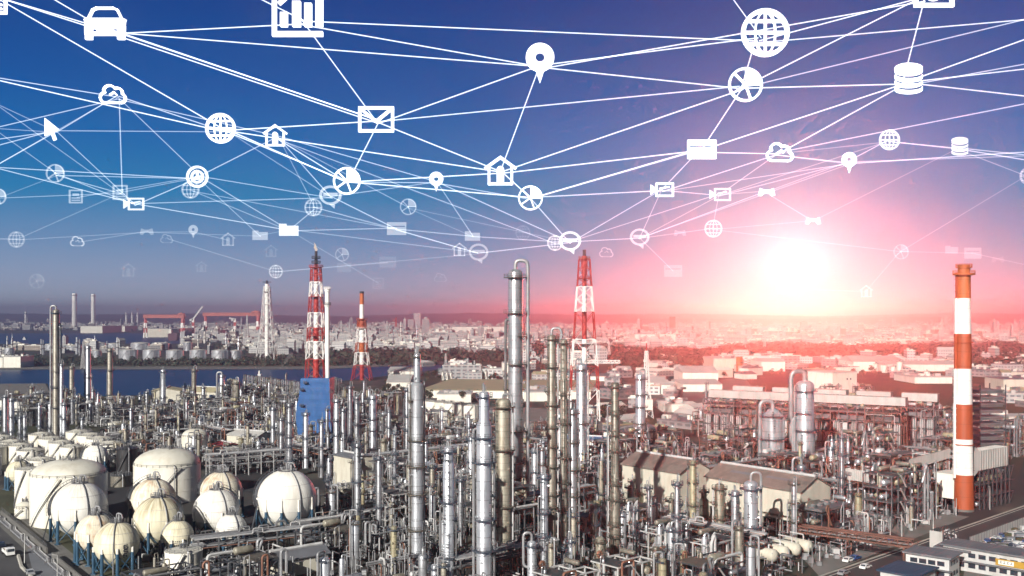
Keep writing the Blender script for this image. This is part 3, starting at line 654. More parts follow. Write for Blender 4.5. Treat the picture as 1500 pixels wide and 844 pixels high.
column(1179, 557, 692, 27, None, 'silver_bright', 4, [(0, 1.06), (.4, 1.06), (.42, 1), (1, .96)], 41, 2, 'the broad tall vessel', label='broad tall shining silver vessel with thick hooked pipe beside it', gooseneck=(-1, .26, 4.2, .3, 1.5))
column(1100, 704, 806, 20, None, 'silver_bright', 2, None, 42, 1, 'the crook pipe vessel', label='smooth silver vessel with a crook shaped pipe before the gabled hall', gooseneck=(1, .19, 2.6, .08, 1.45))
column(1174, 680, 742, 13, None, 'silver', 1, None, 43, 0, None, label='squat silver drum with a hooked pipe behind the hall roof', gooseneck=(-1, .3, 2.6, .3, 2.0))
column(1233, 637, 740, 7.5, None, 'silver', 4, None, 44, 1, 'the slim furnace column', label='slim pale column beside the furnace rows')
column(1217, 654, 716, 7.5, 'pale column with hooked pipe', 'silver_bright', 1, None, 45, 0, gooseneck=(-1, .3, 2.2, .25, 2.2))
column(1245, 692, 740, 5, 'thin silver column', 'silver', 2, None, 46, 1)
column(1015, 674, 790, 9.5, None, 'clad_yellow', 4, None, 47, 2, 'the yellow column', label='tall yellowish column at the corner of the gabled hall', plat='platform_pale')
column(992, 706, 846, 7.5, None, 'silver', 6, None, 48, 2, 'the dark ringed slim column', label='slim silver column with dark rings before the hall wall')
column(1031, 716, 776, 14, 'fat dull vessel', 'silver_dull', 2, [(0, 1), (.75, 1), (.8, .6), (1, .6)], 49, 1, plat='platform_pale')
column(1054, 708, 780, 14, 'fat rusty vessel', 'clad_beige', 3, None, 50, 2, plat='platform_pale')
column(1077, 718, 790, 12, 'dark headed silver vessel', 'silver', 2, None, 51, 1)
column(950, 712, 790, 5, 'thin silver column', 'silver', 2, None, 52, 1)
column(879, 786, 850, 13, 'stained stubby vessel with railed top', 'clad_beige', 3, None, 53, 2, plat='platform_pale')
column(961, 800, 864, 10, 'dull column in a cage of landings', 'silver_dull', 4, None, 54, 2, plat='platform_pale')
column(826, 802, 864, 8, 'silver vessel with looped pipes', 'silver_bright', 2, None, 55, 2)
column(813, 812, 866, 8, 'silver vessel with looped pipes', 'silver', 2, None, 56, 1)
column(836, 790, 866, 6, 'thin silver column', 'silver_bright', 2, None, 57, 1)
column(637, 826, 870, 12, 'short silver vessel with looped pipes', 'silver_bright', 1, None, 58, 1)
column(690, 640, 760, 8, 'silver column with dark rings', 'silver_bright', 4, None, 59, 2)
column(784, 655, 730, 12, 'bluish silver column', 'silver', 3, None, 60, 2)
column(820, 605, 690, 11, 'short grey column', 'silver', 2, None, 61, 1)
column(1018, 760, 800, 12, 'fat dull vessel', 'silver_dull', 2, None, 62, 1, plat='platform_pale')
column(325, 548, 595, 7, 'pale pair column', 'silver_bright', 2, None, 63, 1, gooseneck=(-1, .4, 1.5, .2, 2))
column(346, 556, 597, 10, None, 'clad_beige', 2, [(0, .8), (.2, .8), (.25, 1), (1, 1)], 64, 1, None, label='fat pale column by the waterside pipe rows', plat='platform_pale')
column(929, 744, 800, 6, 'thin silver column', 'silver', 3, None, 65, 1)
column(871, 745, 800, 8, 'dull column', 'silver_dull', 3, None, 66, 2)
column(675, 700, 800, 7, 'slim silver column', 'silver', 3, None, 67, 1)
column(633, 680, 770, 8, 'dull dark column', 'silver_dull', 4, None, 68, 2)
column(480, 700, 770, 6, 'slim silver column', 'silver', 3, None, 69, 1)
column(570, 600, 668, 6, 'slim silver column', 'silver', 3, None, 70, 1)
# ------------------------------------------------------------ lattice flare towers and chimneys
def lattice(m, d, yb, secs, cx=0, cy_=0, t=.5, bay=1.0):
    """secs: (y top px, y bottom px, width top px, width bottom px, material index); legs, rings and X braces"""
    px = d/F
    for (y0, y1, w0, w1, mi) in secs:
        m.mi = mi; z1, z0 = Z(y0, d), Z(y1, d); a1, a0 = w0*px/2, w1*px/2
        n = max(1, round((z1-z0)/max(a0+a1, 2)/bay))
        for i in range(n):
            u, v = i/n, (i+1)/n; za, zb = z0+(z1-z0)*u, z0+(z1-z0)*v; ra_, rb_ = a0+(a1-a0)*u, a0+(a1-a0)*v
            ca = [(cx+ra_*x, cy_+ra_*y, za) for x, y in ((-1, -1), (1, -1), (1, 1), (-1, 1))]; cb = [(cx+rb_*x, cy_+rb_*y, zb) for x, y in ((-1, -1), (1, -1), (1, 1), (-1, 1))]
            for k in range(4):
                j = (k+1) % 4
                m.bar(ca[k], cb[k], t); m.bar(ca[k], cb[j], t*.6); m.bar(ca[j], cb[k], t*.6); m.bar(cb[k], cb[j], t*.6)
    return m
def ringdeck(t, z, r, mat, name='platform'):
    m = MB(); m.lathe([(r*.3, z), (r, z), (r, z+.3), (r*.3, z+.3), (r*.3, z)], 16); m.rail((0, 0, 0), r-.1, z+.3, 0, 2*PI, 12, 1.2, .14); return m.build(name, mat, t)
def stackmesh(d, secs, n=20):
    m = MB(); px = d/F
    for (y0, y1, w0, w1, mi) in secs:
        m.mi = mi; m.lathe([(w1*px/2, Z(y1, d)), (w0*px/2, Z(y0, d))], n)
    y0, y1, w0, w1, mi = secs[0]; m.mi = mi; m.lathe([(w0*px/2, Z(y0, d)), (w0*px/2*.8, Z(y0, d)), (w0*px/2*.8, Z(y0, d)-2)], n); return m
# tall flare tower above the blue sheeting
d = D(648); x = X(463, d)
t = thing('flare_tower', 'red and white flare tower with burning tip above blue sheeting', 'flare tower', (x, d, 0), lm='the burning flare tower', h=60); excl(x, d, 12)
PW = ['paint_white', 'paint_red', 'soot']
lattice(MB(), d, 648, [(392, 413, 13, 14.5, 1), (413, 435, 14.5, 17, 0), (435, 458, 17, 19, 1), (458, 480, 19, 21, 0), (480, 500, 21, 22.5, 1), (500, 526, 22.5, 25, 0), (526, 556, 25, 27, 1), (556, 648, 27, 34, 0)], t=.42).build('lattice', PW, t)
stackmesh(d, [(368, 380, 4, 4, 2), (380, 392, 5, 5, 2), (392, 413, 6, 6, 1), (413, 435, 6, 6, 0), (435, 458, 7, 7, 1), (458, 480, 7, 7, 0), (480, 500, 8, 8, 1), (500, 526, 8, 8, 0), (526, 560, 9, 9, 1), (560, 648, 9, 9, 0)]).build('flare_pipe', PW, t)
for y_, r_, mt in ((379, 2.6, 'soot'), (386, 2.7, 'soot'), (392, 4.2, 'paint_red'), (435, 4.4, 'paint_red'), (492, 5.4, 'paint_red')): ringdeck(t, Z(y_, d), r_, mt)
f = MB(); f.lathe([(.3, 0), (.9, 1.0), (.8, 2.2), (.4, 3.6), (.05, 5.2)], 10)
for i, v in enumerate(f.v): f.v[i] = (v[0]-.12*v[2]**1.3+.25*math.sin(v[2]*2), v[1], v[2])
f.build('flame', 'flame', t, (0, 0, Z(368, d)))
# blue sheeting hung round its foot
s = thing('sheeted_scaffold', 'bright blue sheeting wrapped round the foot of the flare tower', 'scaffold', (x, d-.5, 0), lm='the blue sheeted scaffold', h=20)
px = d/F; zt, zb = Z(553, d), Z(640, d)
def sheet(pts, y0, y1, seed):
    q = random.Random(seed); m = MB(); n = 40; vs = []; outl = pts
    def X_at(z, side):
        for (za, xa0, xa1), (zc_, xb0, xb1) in zip(outl, outl[1:]):
            if zc_ <= z <= za: u = (za-z)/(za-zc_); return (xa0+(xb0-xa0)*u, xa1+(xb1-xa1)*u)[side]
        return outl[-1][1+side]
    rows = 26
    for j in range(rows+1):
        z = outl[0][0]+(outl[-1][0]-outl[0][0])*j/rows; l, r_ = X_at(z, 0), X_at(z, 1)
        ring = []
        for i in range(n):
            u = i/n*4; k = int(u); f_ = u-k
            p = [(l+(r_-l)*f_, y0), (r_, y0+(y1-y0)*f_), (r_-(r_-l)*f_, y1), (l, y1-(y1-y0)*f_)][k]
            wv = .12*math.sin(p[0]*2.1+p[1]*1.7+j*.3)+.10*math.sin(p[0]*.9-j*.4)+q.uniform(-.05, .05)+.14*abs(math.sin(j*PI/3.3))
            c = ((l+r_)/2, (y0+y1)/2); dx, dy = p[0]-c[0], p[1]-c[1]; L_ = math.hypot(dx, dy); ring.append((p[0]+dx/L_*wv, p[1]+dy/L_*wv, z))
        vs += ring
    m.add(vs, [(j*n+i, (j+1)*n+i, (j+1)*n+(i+1) % n, j*n+(i+1) % n) for j in range(rows) for i in range(n)]+[tuple(range(n))]); return m
def ux(a): return (a-463)*px
sheet([(zt, ux(445), ux(486)), (Z(585, d), ux(442), ux(487)), (Z(592, d), ux(439), ux(488)), (Z(610, d), ux(438), ux(488)), (Z(628, d), ux(440), ux(489)), (0.5, ux(444), ux(489))], -8, 8, 3).build('sheeting', 'sheet_blue', s)
for (x_, y_, r_) in ((463, 668, 13), (452, 690, 8), (474, 690, 8)): v_ = G(x_, y_); excl(v_.x, v_.y, r_)
sc = MB()
for i in range(6):
    for y_ in (-8.9, 8.9): sc.bar((ux(440+i*10), y_, 0), (ux(440+i*10), y_, 6 if i else 3), .25)
sc.build('scaffold_poles', 'steel_grey', s)
for zz, xx in ((Z(560, d), ux(452)), (Z(570, d), ux(447)), (Z(593, d), ux(447)), (Z(573, d), ux(489))):
    m = MB(); m.box(-1.2, 1.2, -1, .8, 0, .3); m.rail((0, 0, 0), 1.1, .3, PI, 2*PI, 5, 1.1, .15); m.build('landing', 'steel_dark', s, (xx, -9.2, zz))
tube_ = thing('white_stack', 'plain white steel stack right beside the flare tower', 'chimney', (X(479.5, d-3), d-3, 0), h=60)
stackmesh(d-3, [(423, 427, 8.5, 8.5, 0), (427, 446, 6, 6, 0), (446, 449, 9, 9, 0), (449, 560, 6.4, 6.6, 0), (560, 645, 6.6, 6.6, 0)]).build('shaft', ['paint_white'], tube_)
ringdeck(tube_, Z(424, d-3), 2.1, 'paint_white'); ringdeck(tube_, Z(447, d-3), 2.2, 'steel_grey')
# orange tipped chimney in its lattice skirt
d = D(557); x = X(530, d); excl(x, d, 14)
t = thing('lattice_chimney', 'orange tipped white chimney held in a red and white lattice', 'chimney', (x, d, 0), lm='the orange tipped chimney', h=50)
PO = ['paint_white', 'paint_rust', 'paint_orange', 'paint_red', 'soot']
stackmesh(d, [(427, 430, 6.6, 6.6, 4), (430, 446, 6.2, 6.4, 2), (446, 467, 6.4, 6.6, 0), (467, 482, 8.5, 8.5, 1), (482, 502, 8, 8, 0), (502, 516, 8.5, 8.5, 2), (516, 534, 7, 7, 0), (534, 557, 6, 6, 3)]).build('shaft', PO, t)
lattice(MB(), d, 557, [(469, 482, 11, 12, 1), (482, 502, 12, 15, 0), (502, 516, 15, 17, 1), (516, 535, 17, 20, 0), (535, 557, 20, 28, 3)], t=.65, bay=.9).build('lattice', PO, t)
for y_, r_, mt in ((468, 6.5, 'paint_rust'), (481, 7, 'paint_white')): ringdeck(t, Z(y_, d), r_, mt)
# right red and white flare tower
d = D(622); x = X(856, d); excl(x, d, 10)
t = thing('flare_tower', 'red and white flare tower with a long white side arm', 'flare tower', (x, d, 0), lm='the armed flare tower', h=60)
stackmesh(d, [(366, 375, 5, 5, 4), (375, 380, 7, 7, 3), (380, 393, 9.5, 9.5, 3), (393, 402, 7, 9, 3), (402, 420, 6.5, 6.5, 3), (420, 457, 6.5, 6.5, 0), (457, 497, 7, 7, 3), (497, 536, 7, 7, 0), (536, 622, 7, 7, 3)]).build('flare_pipe', PO, t)
lattice(MB(), d, 622, [(380, 408, 16, 19, 3), (408, 420, 19, 21, 3), (420, 457, 21, 26, 0), (457, 497, 26, 31, 3), (497, 536, 31, 37, 0), (536, 570, 37, 40, 3), (570, 615, 40, 42, 0)], t=.5, bay=1.0).build('lattice', PO, t)
for y_, r_, mt in ((379, 4, 'paint_rust'), (409, 4.2, 'paint_red'), (457, 5.6, 'paint_white'), (503, 7.8, 'paint_white')): ringdeck(t, Z(y_, d), r_, mt)
ar = MB(); px = d/F; za = Z(532, d); n = 8; L0, L1 = 4*px, 52*px
for i in range(n):
    a, b = L0+(L1-L0)*i/n, L0+(L1-L0)*(i+1)/n
    for sy in (-1, 1):
        ar.bar((a, sy, za), (b, sy, za), .35); ar.bar((a, sy, za+1.8), (b, sy, za+1.8), .35); ar.bar((a, sy, za), (b, sy, za+1.8), .22); ar.bar((b, sy, za), (b, sy, za+1.8), .22)
ar.box(L0, L1, -.9, .9, za+.2, za+.35); ar.build('side_arm', 'paint_white', t, smooth=False)
m = MB(); m.tube([(L1*.78, 0, za+2), (L1*.78, 0, za-18)], .22, 6); m.build('hanging_pipe', 'pipe_white', t)
# slim white mast with a red tip
d = D(612); x = X(947, d)
t = thing('lattice_mast', 'slender white lattice mast with a red tip', 'mast', (x, d, 0), lm='the slender lattice mast', h=30); excl(x, d, 5)
lattice(MB(), d, 612, [(514, 540, 4, 6, 0), (540, 575, 6, 10, 0), (575, 612, 10, 18, 0)], t=.3).build('lattice', PW, t)
stackmesh(d, [(503, 514, 1.8, 1.8, 1), (514, 612, 1.8, 1.8, 0)], 10).build('flare_pipe', PW, t); ringdeck(t, Z(530, d), 2.4, 'paint_white')
m = MB(); m.box(-4, 4, -4, 4, Z(600, d), Z(585, d)); m.build('equipment_box', 'wall_white', t, smooth=False)
# white lattice tower across the water
d = D(529); x = X(391, d)
t = thing('lattice_tower', 'white lattice tower with a dark head across the water', 'tower', (x, d, 0), lm='the white lattice tower', h=60)
lattice(MB(), d, 529, [(420, 445, 8, 11, 0), (445, 475, 11, 15, 0), (475, 500, 15, 20, 0), (500, 529, 20, 27, 0)], t=.6, bay=.85).build('lattice', PW, t)
stackmesh(d, [(411, 416, 3, 3, 2), (416, 529, 6, 6, 0)], 12).build('stack', PW, t)
for y_ in (414, 428, 446, 475): ringdeck(t, Z(y_, d), 6.5, 'steel_dark' if y_ < 430 else 'paint_white')
# big orange and white chimney
d = D(748); x = X(1412, d); excl(x, d, 7)
t = thing('chimney', 'huge orange and white striped chimney beside the plant road', 'chimney', (x, d, 0), lm='the striped chimney', h=40)
ms = stackmesh(d, [(388, 404, 17, 17.5, 2), (404, 437, 18.5, 19.2, 2), (437, 489, 19.2, 20.3, 0), (489, 540, 20.3, 21.6, 1), (540, 592, 21.6, 23, 0), (592, 643, 23, 24.4, 1), (643, 695, 24.4, 26, 0), (695, 748, 26, 28, 1)], 40)
# the shaft leans a hair in the photograph: none, it is plumb
ms.build('shaft', ['stack_white', 'stack_rust', 'stack_orange'], t)
pxx = d/F
for y_, ro, hh in ((393, 11.5, .5), (404, 15.5, .9), (503, 12.5, .7), (652, 14, .4)):
    m = MB(); r0 = 7*pxx; m.lathe([(r0, Z(y_, d)), (ro*pxx, Z(y_, d)+hh*.3), (ro*pxx, Z(y_, d)+hh), (r0, Z(y_, d)+hh)], 32)
    if y_ < 500: m.rail((0, 0, 0), ro*pxx-.06, Z(y_, d)+hh, 0, 2*PI, 20, 1.1, .1)
    m.build('platform', 'paint_orange' if y_ < 500 else 'paint_rust', t)
m = MB()
for (ya, yb_, xo, mi) in ((400, 437, -10.5, 1), (437, 489, -12, 0), (489, 540, -12.6, 1), (540, 592, -13.2, 0), (592, 700, -14, 0)):
    m.mi = mi; m.box(xo*pxx-.35, xo*pxx+.35, -.5, .5, Z(yb_, d), Z(ya, d))
    z = Z(yb_, d)
    while z < Z(ya, d): m.box(xo*pxx-.6, xo*pxx+.9, -.6, .6, z, z+.15); z += 2.4
m.build('caged_ladder', ['paint_white', 'paint_rust'], t, smooth=False)
m = MB(); m.lathe([(14.4*pxx, 0), (14.4*pxx, .8), (13.8*pxx, .9)], 32); m.build('footing', 'concrete', t)
# duct running from the chimney on its trestle
p0 = Vector((x+3, d+2, 0)); 
t = thing('flue_duct', 'ribbed pale flue duct running right from the chimney on a trestle', 'duct', (p0.x, p0.y, 0), math.atan2(.62, .78), lm='the flue duct', h=20)
zl, zh = Z(690, d), Z(662, d); Ld = 26
m = MB(); m.add([(0, -2, zl-2), (0, 2, zl-2), (0, 2, zh+2), (0, -2, zh+2), (3, -2.4, zl), (3, 2.4, zl), (3, 2.4, zh), (3, -2.4, zh)], [(0, 4, 5, 1), (2, 6, 7, 3), (0, 3, 7, 4), (1, 5, 6, 2), (3, 2, 6, 7)]); m.box(3, Ld, -2.4, 2.4, zl, zh)
for i in range(12): m.box(3.4+i*1.9, 3.6+i*1.9, -2.6, 2.6, zl-.2, zh+.2)
m.build('duct', 'wall_grey', t, smooth=False)
m = MB()
for i in range(8):
    xx = 2+i*3.4
    for yy in (-3, 3): m.bar((xx, yy, 0), (xx, yy, zl), .45)
    for z in (zl*.3, zl*.62, zl-.3): m.bar((xx, -3, z), (xx, 3, z), .3); m.bar((xx, -3, z), (xx+3.4, -3, z), .3); m.bar((xx, 3, z), (xx+3.4, 3, z), .3)
    m.bar((xx, -3, 0), (xx+3.4, -3, zl*.3), .2); m.bar((xx, -3, zl*.62), (xx+3.4, -3, zl), .2)
m.build('trestle', 'steel_dark', t, smooth=False)
m = MB()
for z in (zl*.3, zl*.62): m.box(2, 26, -2.8, 2.8, z+.2, z+.35)
m.build('deck', 'deck', t, smooth=False)
for i in range(6):
    m = MB(); m.drum((5+i*3.6, R.uniform(-1, 1), R.choice([1.6, zl*.3+1.5, zl*.62+1.4])), R.uniform(.7, 1.2), R.uniform(2, 3), R.choice('xy')); m.build('drum', R.choice(['clad_yellow', 'silver', 'pipe_white']), t)
for sx in (0, 14): excl(p0.x+sx*.78+4, p0.y+sx*.62+3, 9)
# ribbed cooler tower behind the chimney
d = 455; t = thing('finned_cooler', 'tall stack of grey ribbed cooler trays behind the chimney', 'cooler', (X(1443, d), d, 0), GRZ-.5, lm='the finned cooler', h=20); excl(X(1443, d), d, 10)
zt = Z(566, d); m = MB(); n = 13
for i in range(n): z = 5+(zt-5)*i/n; m.box(-6, 6, -5, 5, z+.9, z+1.5); m.box(-5.5, 5.5, -4.5, 4.5, z, z+.9)
m.build('cooler_tray', 'pipe_grey', t, smooth=False)
m = MB()
for a in (-6.3, 6.3):
    for b in (-5.3, 5.3): m.bar((a, b, 0), (a, b, zt+1), .4)
m.build('frame', 'steel_dark', t, smooth=False)
# power station stacks and other far chimneys
for (xx, yt, yb_, wd, nm, lab) in ((109, 430, 481, 6.6, 'power_station_stack', 'left of two tall white power station stacks on the horizon'), (136.5, 431, 481, 5.8, 'power_station_stack', 'right of two tall white power station stacks on the horizon'), (37.5, 457, 479, 3, 'far_chimney', 'lone short white chimney near the left horizon'), (185, 458, 478, 3, 'far_chimney', 'first of three small chimneys by the red crane'), (193.5, 458, 478, 2.6, 'far_chimney', 'middle of three small chimneys by the red crane'), (201.5, 458, 478, 2.6, 'far_chimney', 'last of three small chimneys by the red crane'), (544, 447, 478, .1, None, None), (985, 464, 490, 7.5, 'far_tower', 'dark brown tower block amid the pale city')):
    if not nm: continue
    d = D(yb_); px = d/F; t = thing(nm, lab, 'chimney' if nm != 'far_tower' else 'tower block', (X(xx, d), d, 0), h=40)
    m = MB()
    if nm == 'far_tower': m.box(-wd/2*px, wd/2*px, -10, 10, 0, Z(yt, d)); m.build('shaft', 'steel_brown', t, smooth=False); continue
    m.lathe([(wd/2*px*1.08, 0), (wd/2*px, Z(yt+4, d)), (wd/2*px, Z(yt, d)), (wd/2*px*.7, Z(yt, d))], 18); m.build('shaft', 'paint_white', t)
    m = MB(); m.lathe([(wd/2*px*.9, Z(yt+3, d)), (wd/2*px*1.25, Z(yt+3, d)), (wd/2*px*1.25, Z(yt+2, d)), (wd/2*px*.9, Z(yt+2, d))], 18); m.build('top_ring', 'steel_grey', t)
# red gantry cranes of the shipyard
for (xa, xb, yt, yb_, lab, lm) in ((211, 270, 461, 495, 'long red gantry crane over the shipyard, the left one', 'the left gantry crane'), (298, 381, 458, 494, 'longer red gantry crane over the shipyard, the right one', 'the right gantry crane')):
    d = D(yb_); px = d/F; t = thing('gantry_crane', lab, 'crane', (X((xa+xb)/2, d), d, 0), lm=lm, h=60)
    L_ = (xb-xa)/2*px; zt = Z(yt, d); th = 5.0*px
    m = MB(); m.box(-L_, L_, -8, 8, zt-th, zt); m.box(-L_, L_, -8.4, 8.4, zt-th*.2, zt-th*.1); m.build('girder', 'crane_red', t, smooth=False)
    m = MB(); m.box(L_*.72, L_*.98, -10, 10, zt, zt+1.8*px); m.box(L_*.8, L_*.9, -6, 6, zt+1.8*px, zt+3*px); m.build('trolley', 'crane_red', t, smooth=False)
    for sg, yy in ((-1, -1), (-1, 1), (1, -1), (1, 1)):
        m = MB(); lx = sg*L_*.93; k = 4
        for i in range(k):
            z0, z1 = (zt-th)*i/k, (zt-th)*(i+1)/k; m.mi = i % 2
            w0, w1 = 14-9*i/k, 14-9*(i+1)/k
            m.bar((lx, yy*w0, z0), (lx, yy*w1, z1), 3.6 if sg < 0 else 6.5)
        m.build('leg', ['paint_white', 'paint_red'], t, smooth=False)
d = D(494)
for (xx, yt, lab) in ((283, 449, 'pale jib crane slanting up between the gantry cranes'), (344, 466, 'small red white jib crane beneath the gantry girder')):
    t = thing('jib_crane', lab, 'crane', (X(xx, d), d, 0), h=30); px = d/F
    m = MB(); m.mi = 0
    for i in range(5): m.mi = i % 2; m.box(-3.5, 3.5, -3.5, 3.5, i*12, i*12+12)
    m.build('mast', ['paint_white', 'paint_red'], t, smooth=False)
    m = MB(); m.bar((0, 0, 58), (14*px if yt < 460 else -8*px, 0, Z(yt, d)), 5); m.bar((0, 0, 58), (-5*px, 0, 54), 7); m.build('jib', 'pipe_white', t, smooth=False)
d = D(499); t = thing('ship', 'dark maroon ship hull moored under the left gantry crane', 'ship', (X(254, d), d, 0), h=5); px = d/F
m = MB(); m.add([(-6*px, -9, .1), (6*px, -9, .1), (6*px, 9, .1), (-6*px, 9, .1), (-6.5*px, -11, 20), (7.5*px, -11, 22), (7.5*px, 11, 22), (-6.5*px, 11, 20)], [(0, 1, 5, 4), (1, 2, 6, 5), (2, 3, 7, 6), (3, 0, 4, 7), (4, 5, 6, 7)]); m.build('hull', 'hull_maroon', t, smooth=False)
m = MB(); m.box(-6*px, -2*px, -7, 7, 20.1, 32); m.box(-5*px, -4*px, -3, 3, 32, 38); m.build('deckhouse', 'wall_white', t, smooth=False)
for (xx, yy, lab) in ((36, 498, 'small white boat alone on the far water'), (380, 553, 'small dark boat near the steam on the near water')):
    d = D(yy); px = d/F; t = thing('boat', lab, 'boat', (X(xx, d), d, .1), .3, h=2)
    m = MB(); m.add([(-2.4*px, -2.5, 0), (1.6*px, -2.5, 0), (3*px, 0, 0), (1.6*px, 2.5, 0), (-2.4*px, 2.5, 0), (-2.6*px, -3, 4), (1.8*px, -3, 4), (3.6*px, 0, 5), (1.8*px, 3, 4), (-2.6*px, 3, 4)], [(0, 1, 6, 5), (1, 2, 7, 6), (2, 3, 8, 7), (3, 4, 9, 8), (4, 0, 5, 9), (5, 6, 7, 8, 9)]); m.build('hull', 'car_white', t, smooth=False)
    m = MB(); m.box(-1.4*px, .4*px, -1.8, 1.8, 4, 8); m.build('cabin', 'wall_white', t, smooth=False)

# ------------------------------------------------------------ buildings of the plant
def hall(c, L_, W, hE, hR, z0, label, wall, roof, rz, lm=None, legs=True):
    """gabled hall, long axis local y; walls stand from z0 on posts when z0 > 0"""
    t = thing('gabled_hall', label, 'hall', (c[0], c[1], 0), rz, lm=lm, h=10)
    a, b = W/2, L_/2
    m = MB(); m.add([(-a, -b, z0), (a, -b, z0), (a, b, z0), (-a, b, z0), (-a, -b, hE), (a, -b, hE), (a, b, hE), (-a, b, hE), (0, -b, hR), (0, b, hR)],
                    [(0, 1, 5, 8, 4), (2, 3, 7, 9, 6), (1, 2, 6, 5), (3, 0, 4, 7), (0, 3, 2, 1)]); m.build('wall', wall, t, smooth=False)
    m = MB()
    for sg in (-1, 1):
        e = .7; k = (hR-hE)/a
        p = [(0, -b-e, hR+.06), (sg*(a+e), -b-e, hE-k*e+.06), (sg*(a+e), b+e, hE-k*e+.06), (0, b+e, hR+.06)]
        m.add(p+[(x_, y_, z_+.3) for x_, y_, z_ in p], [(0, 1, 2, 3), (7, 6, 5, 4), (0, 4, 5, 1), (1, 5, 6, 2), (2, 6, 7, 3)])
    m.build('roof', roof, t, smooth=False)
    m = MB(); m.tube([(0, -b, hR+.55), (0, b, hR+.55)], .5, 8)
    m.build('ridge_pipe', 'pipe_white', t)
    if z0 > 0 and legs:
        m = MB(); n = max(2, int(L_/7))
        for i in range(n+1):
            for sg in (-1, 1): m.box(sg*(a-.5)-.5, sg*(a-.5)+.5, -b+.5+(L_-1)*i/n-.5, -b+.5+(L_-1)*i/n+.5, 0, z0)
        m.box(-a+.2, a-.2, -b+.2, b-.2, z0-1.6, z0-.8); m.build('post', 'wall_cream', t, smooth=False)
    return t
c1 = (Vector((72, 378))+Vector((110-97.5, 356-345))+Vector((97.5, 345)))/2
HRZ = math.atan2(97.5-72, -(345-378)); HL = math.hypot(25.5, 33); HW = 16.6
ctr = lambda a, b: Vector(((a[0]+b[0])/2+6.3, (a[1]+b[1])/2+5.3))
cA = ctr((72, 378), (97.5, 345)); cB = ctr((43.4, 409), (64.4, 386))
tA = hall(cA, HL, HW, 15, 19, 6, 'cream gabled hall on posts with brown roof, nearer section', 'wall_cream', 'roof_brown', HRZ, 'the gabled hall')
m = MB(); k = 4/8.3
for (u0, u1) in ((-14, -3), (3, 13)): m.add([(-4.5, u0, 19-4.5*k+.4), (-3.2, u0, 19-3.2*k+.4), (-3.2, u1, 19-3.2*k+.4), (-4.5, u1, 19-4.5*k+.4)], [(0, 1, 2, 3)])
m.build('roof_light', 'roof_slate', tA, smooth=False)
hall(cB, 31, HW, 15, 19, 0, 'cream gabled hall with brown roof, farther section', 'wall_cream', 'roof_brown', HRZ)
for c in (cA, cB, (cA+cB)/2):
    for u in (-14, 0, 14): excl(c.x+.65*u*.9, c.y-.76*u*.9, 11)
def shed(x, yb, L_, W, hE, hR, label, wall, roof, rz, auto=None, group=None, lm=None):
    d = D(yb); c = (X(x, d), d); t = hall(c, L_, W, hE, hR, 0, label, wall, roof, rz, lm); excl(c[0], c[1], max(L_, W)*.55); return t
shed(434, 838, 17, 7, 5, 6.6, 'small cream shed with dark roof amid the front pipework', 'wall_cream', 'roof_slate', GRZ-PI/2, lm='the dark roofed shed')
shed(518, 715, 15, 11, 14, 14.6, 'cream slab sided shed behind slim columns', 'wall_cream', 'roof_grey', GRZ, lm='the cream shed')
shed(246, 597, 24, 22, 14, 16, 'olive tan shed on the near waterfront, the left one', 'wall_cream', 'roof_olive', .2, lm='the waterfront sheds')
shed(305, 588, 34, 20, 9, 12, 'olive tan shed on the near waterfront, the right one', 'wall_cream', 'roof_olive', 1.2)
shed(365, 655, 22, 12, 7, 9, 'beige low shed behind the medium dome tank', 'wall_cream', 'roof_pale', 1.1)
shed(332, 668, 12, 9, 6, 7, 'white hut with a dark red roof amid white frames', 'wall_white', 'roof_red', GRZ)
shed(220, 628, 16, 12, 8, 8.6, 'pale cube shaped plant building behind the tanks', 'wall_white', 'roof_pale', .6)
shed(855, 664, 26, 12, 8, 9, 'white shed with a blue roof left of the gabled hall', 'wall_white', 'roof_blue', HRZ+.5)
shed(925, 650, 40, 14, 8, 9.5, 'long pale shed behind the gabled hall', 'wall_white', 'roof_grey', HRZ+PI/2+.3)
# control hut of louvres by the chimney foot
d = D(742); t = thing('louvred_unit', 'boxy white unit with dark louvre panels at the chimney foot', 'cooling unit', (X(1392, d), d, 0), GRZ); excl(X(1392, d), d, 6)
m = MB(); m.box(-5, 5, -4, 4, 4, 13); m.box(-5.2, 5.2, -4.2, 4.2, 13, 13.4); m.build('body', 'wall_white', t, smooth=False)
for zz in (5, 9.2):
    m = MB(); m.box(-4.6, 4.6, -4.12, -4.02, zz, zz+3.2)
    for i in range(8): m.box(-4.6, 4.6, -4.3, -4.1, zz+i*.4, zz+i*.4+.12)
    m.build('louvre', 'steel_dark', t, smooth=False)
m = MB(); [m.box(a-.3, a+.3, b-.3, b+.3, 0, 4) for a in (-4.5, 4.5) for b in (-3.5, 3.5)]; m.build('stand', 'steel_grey', t, smooth=False)
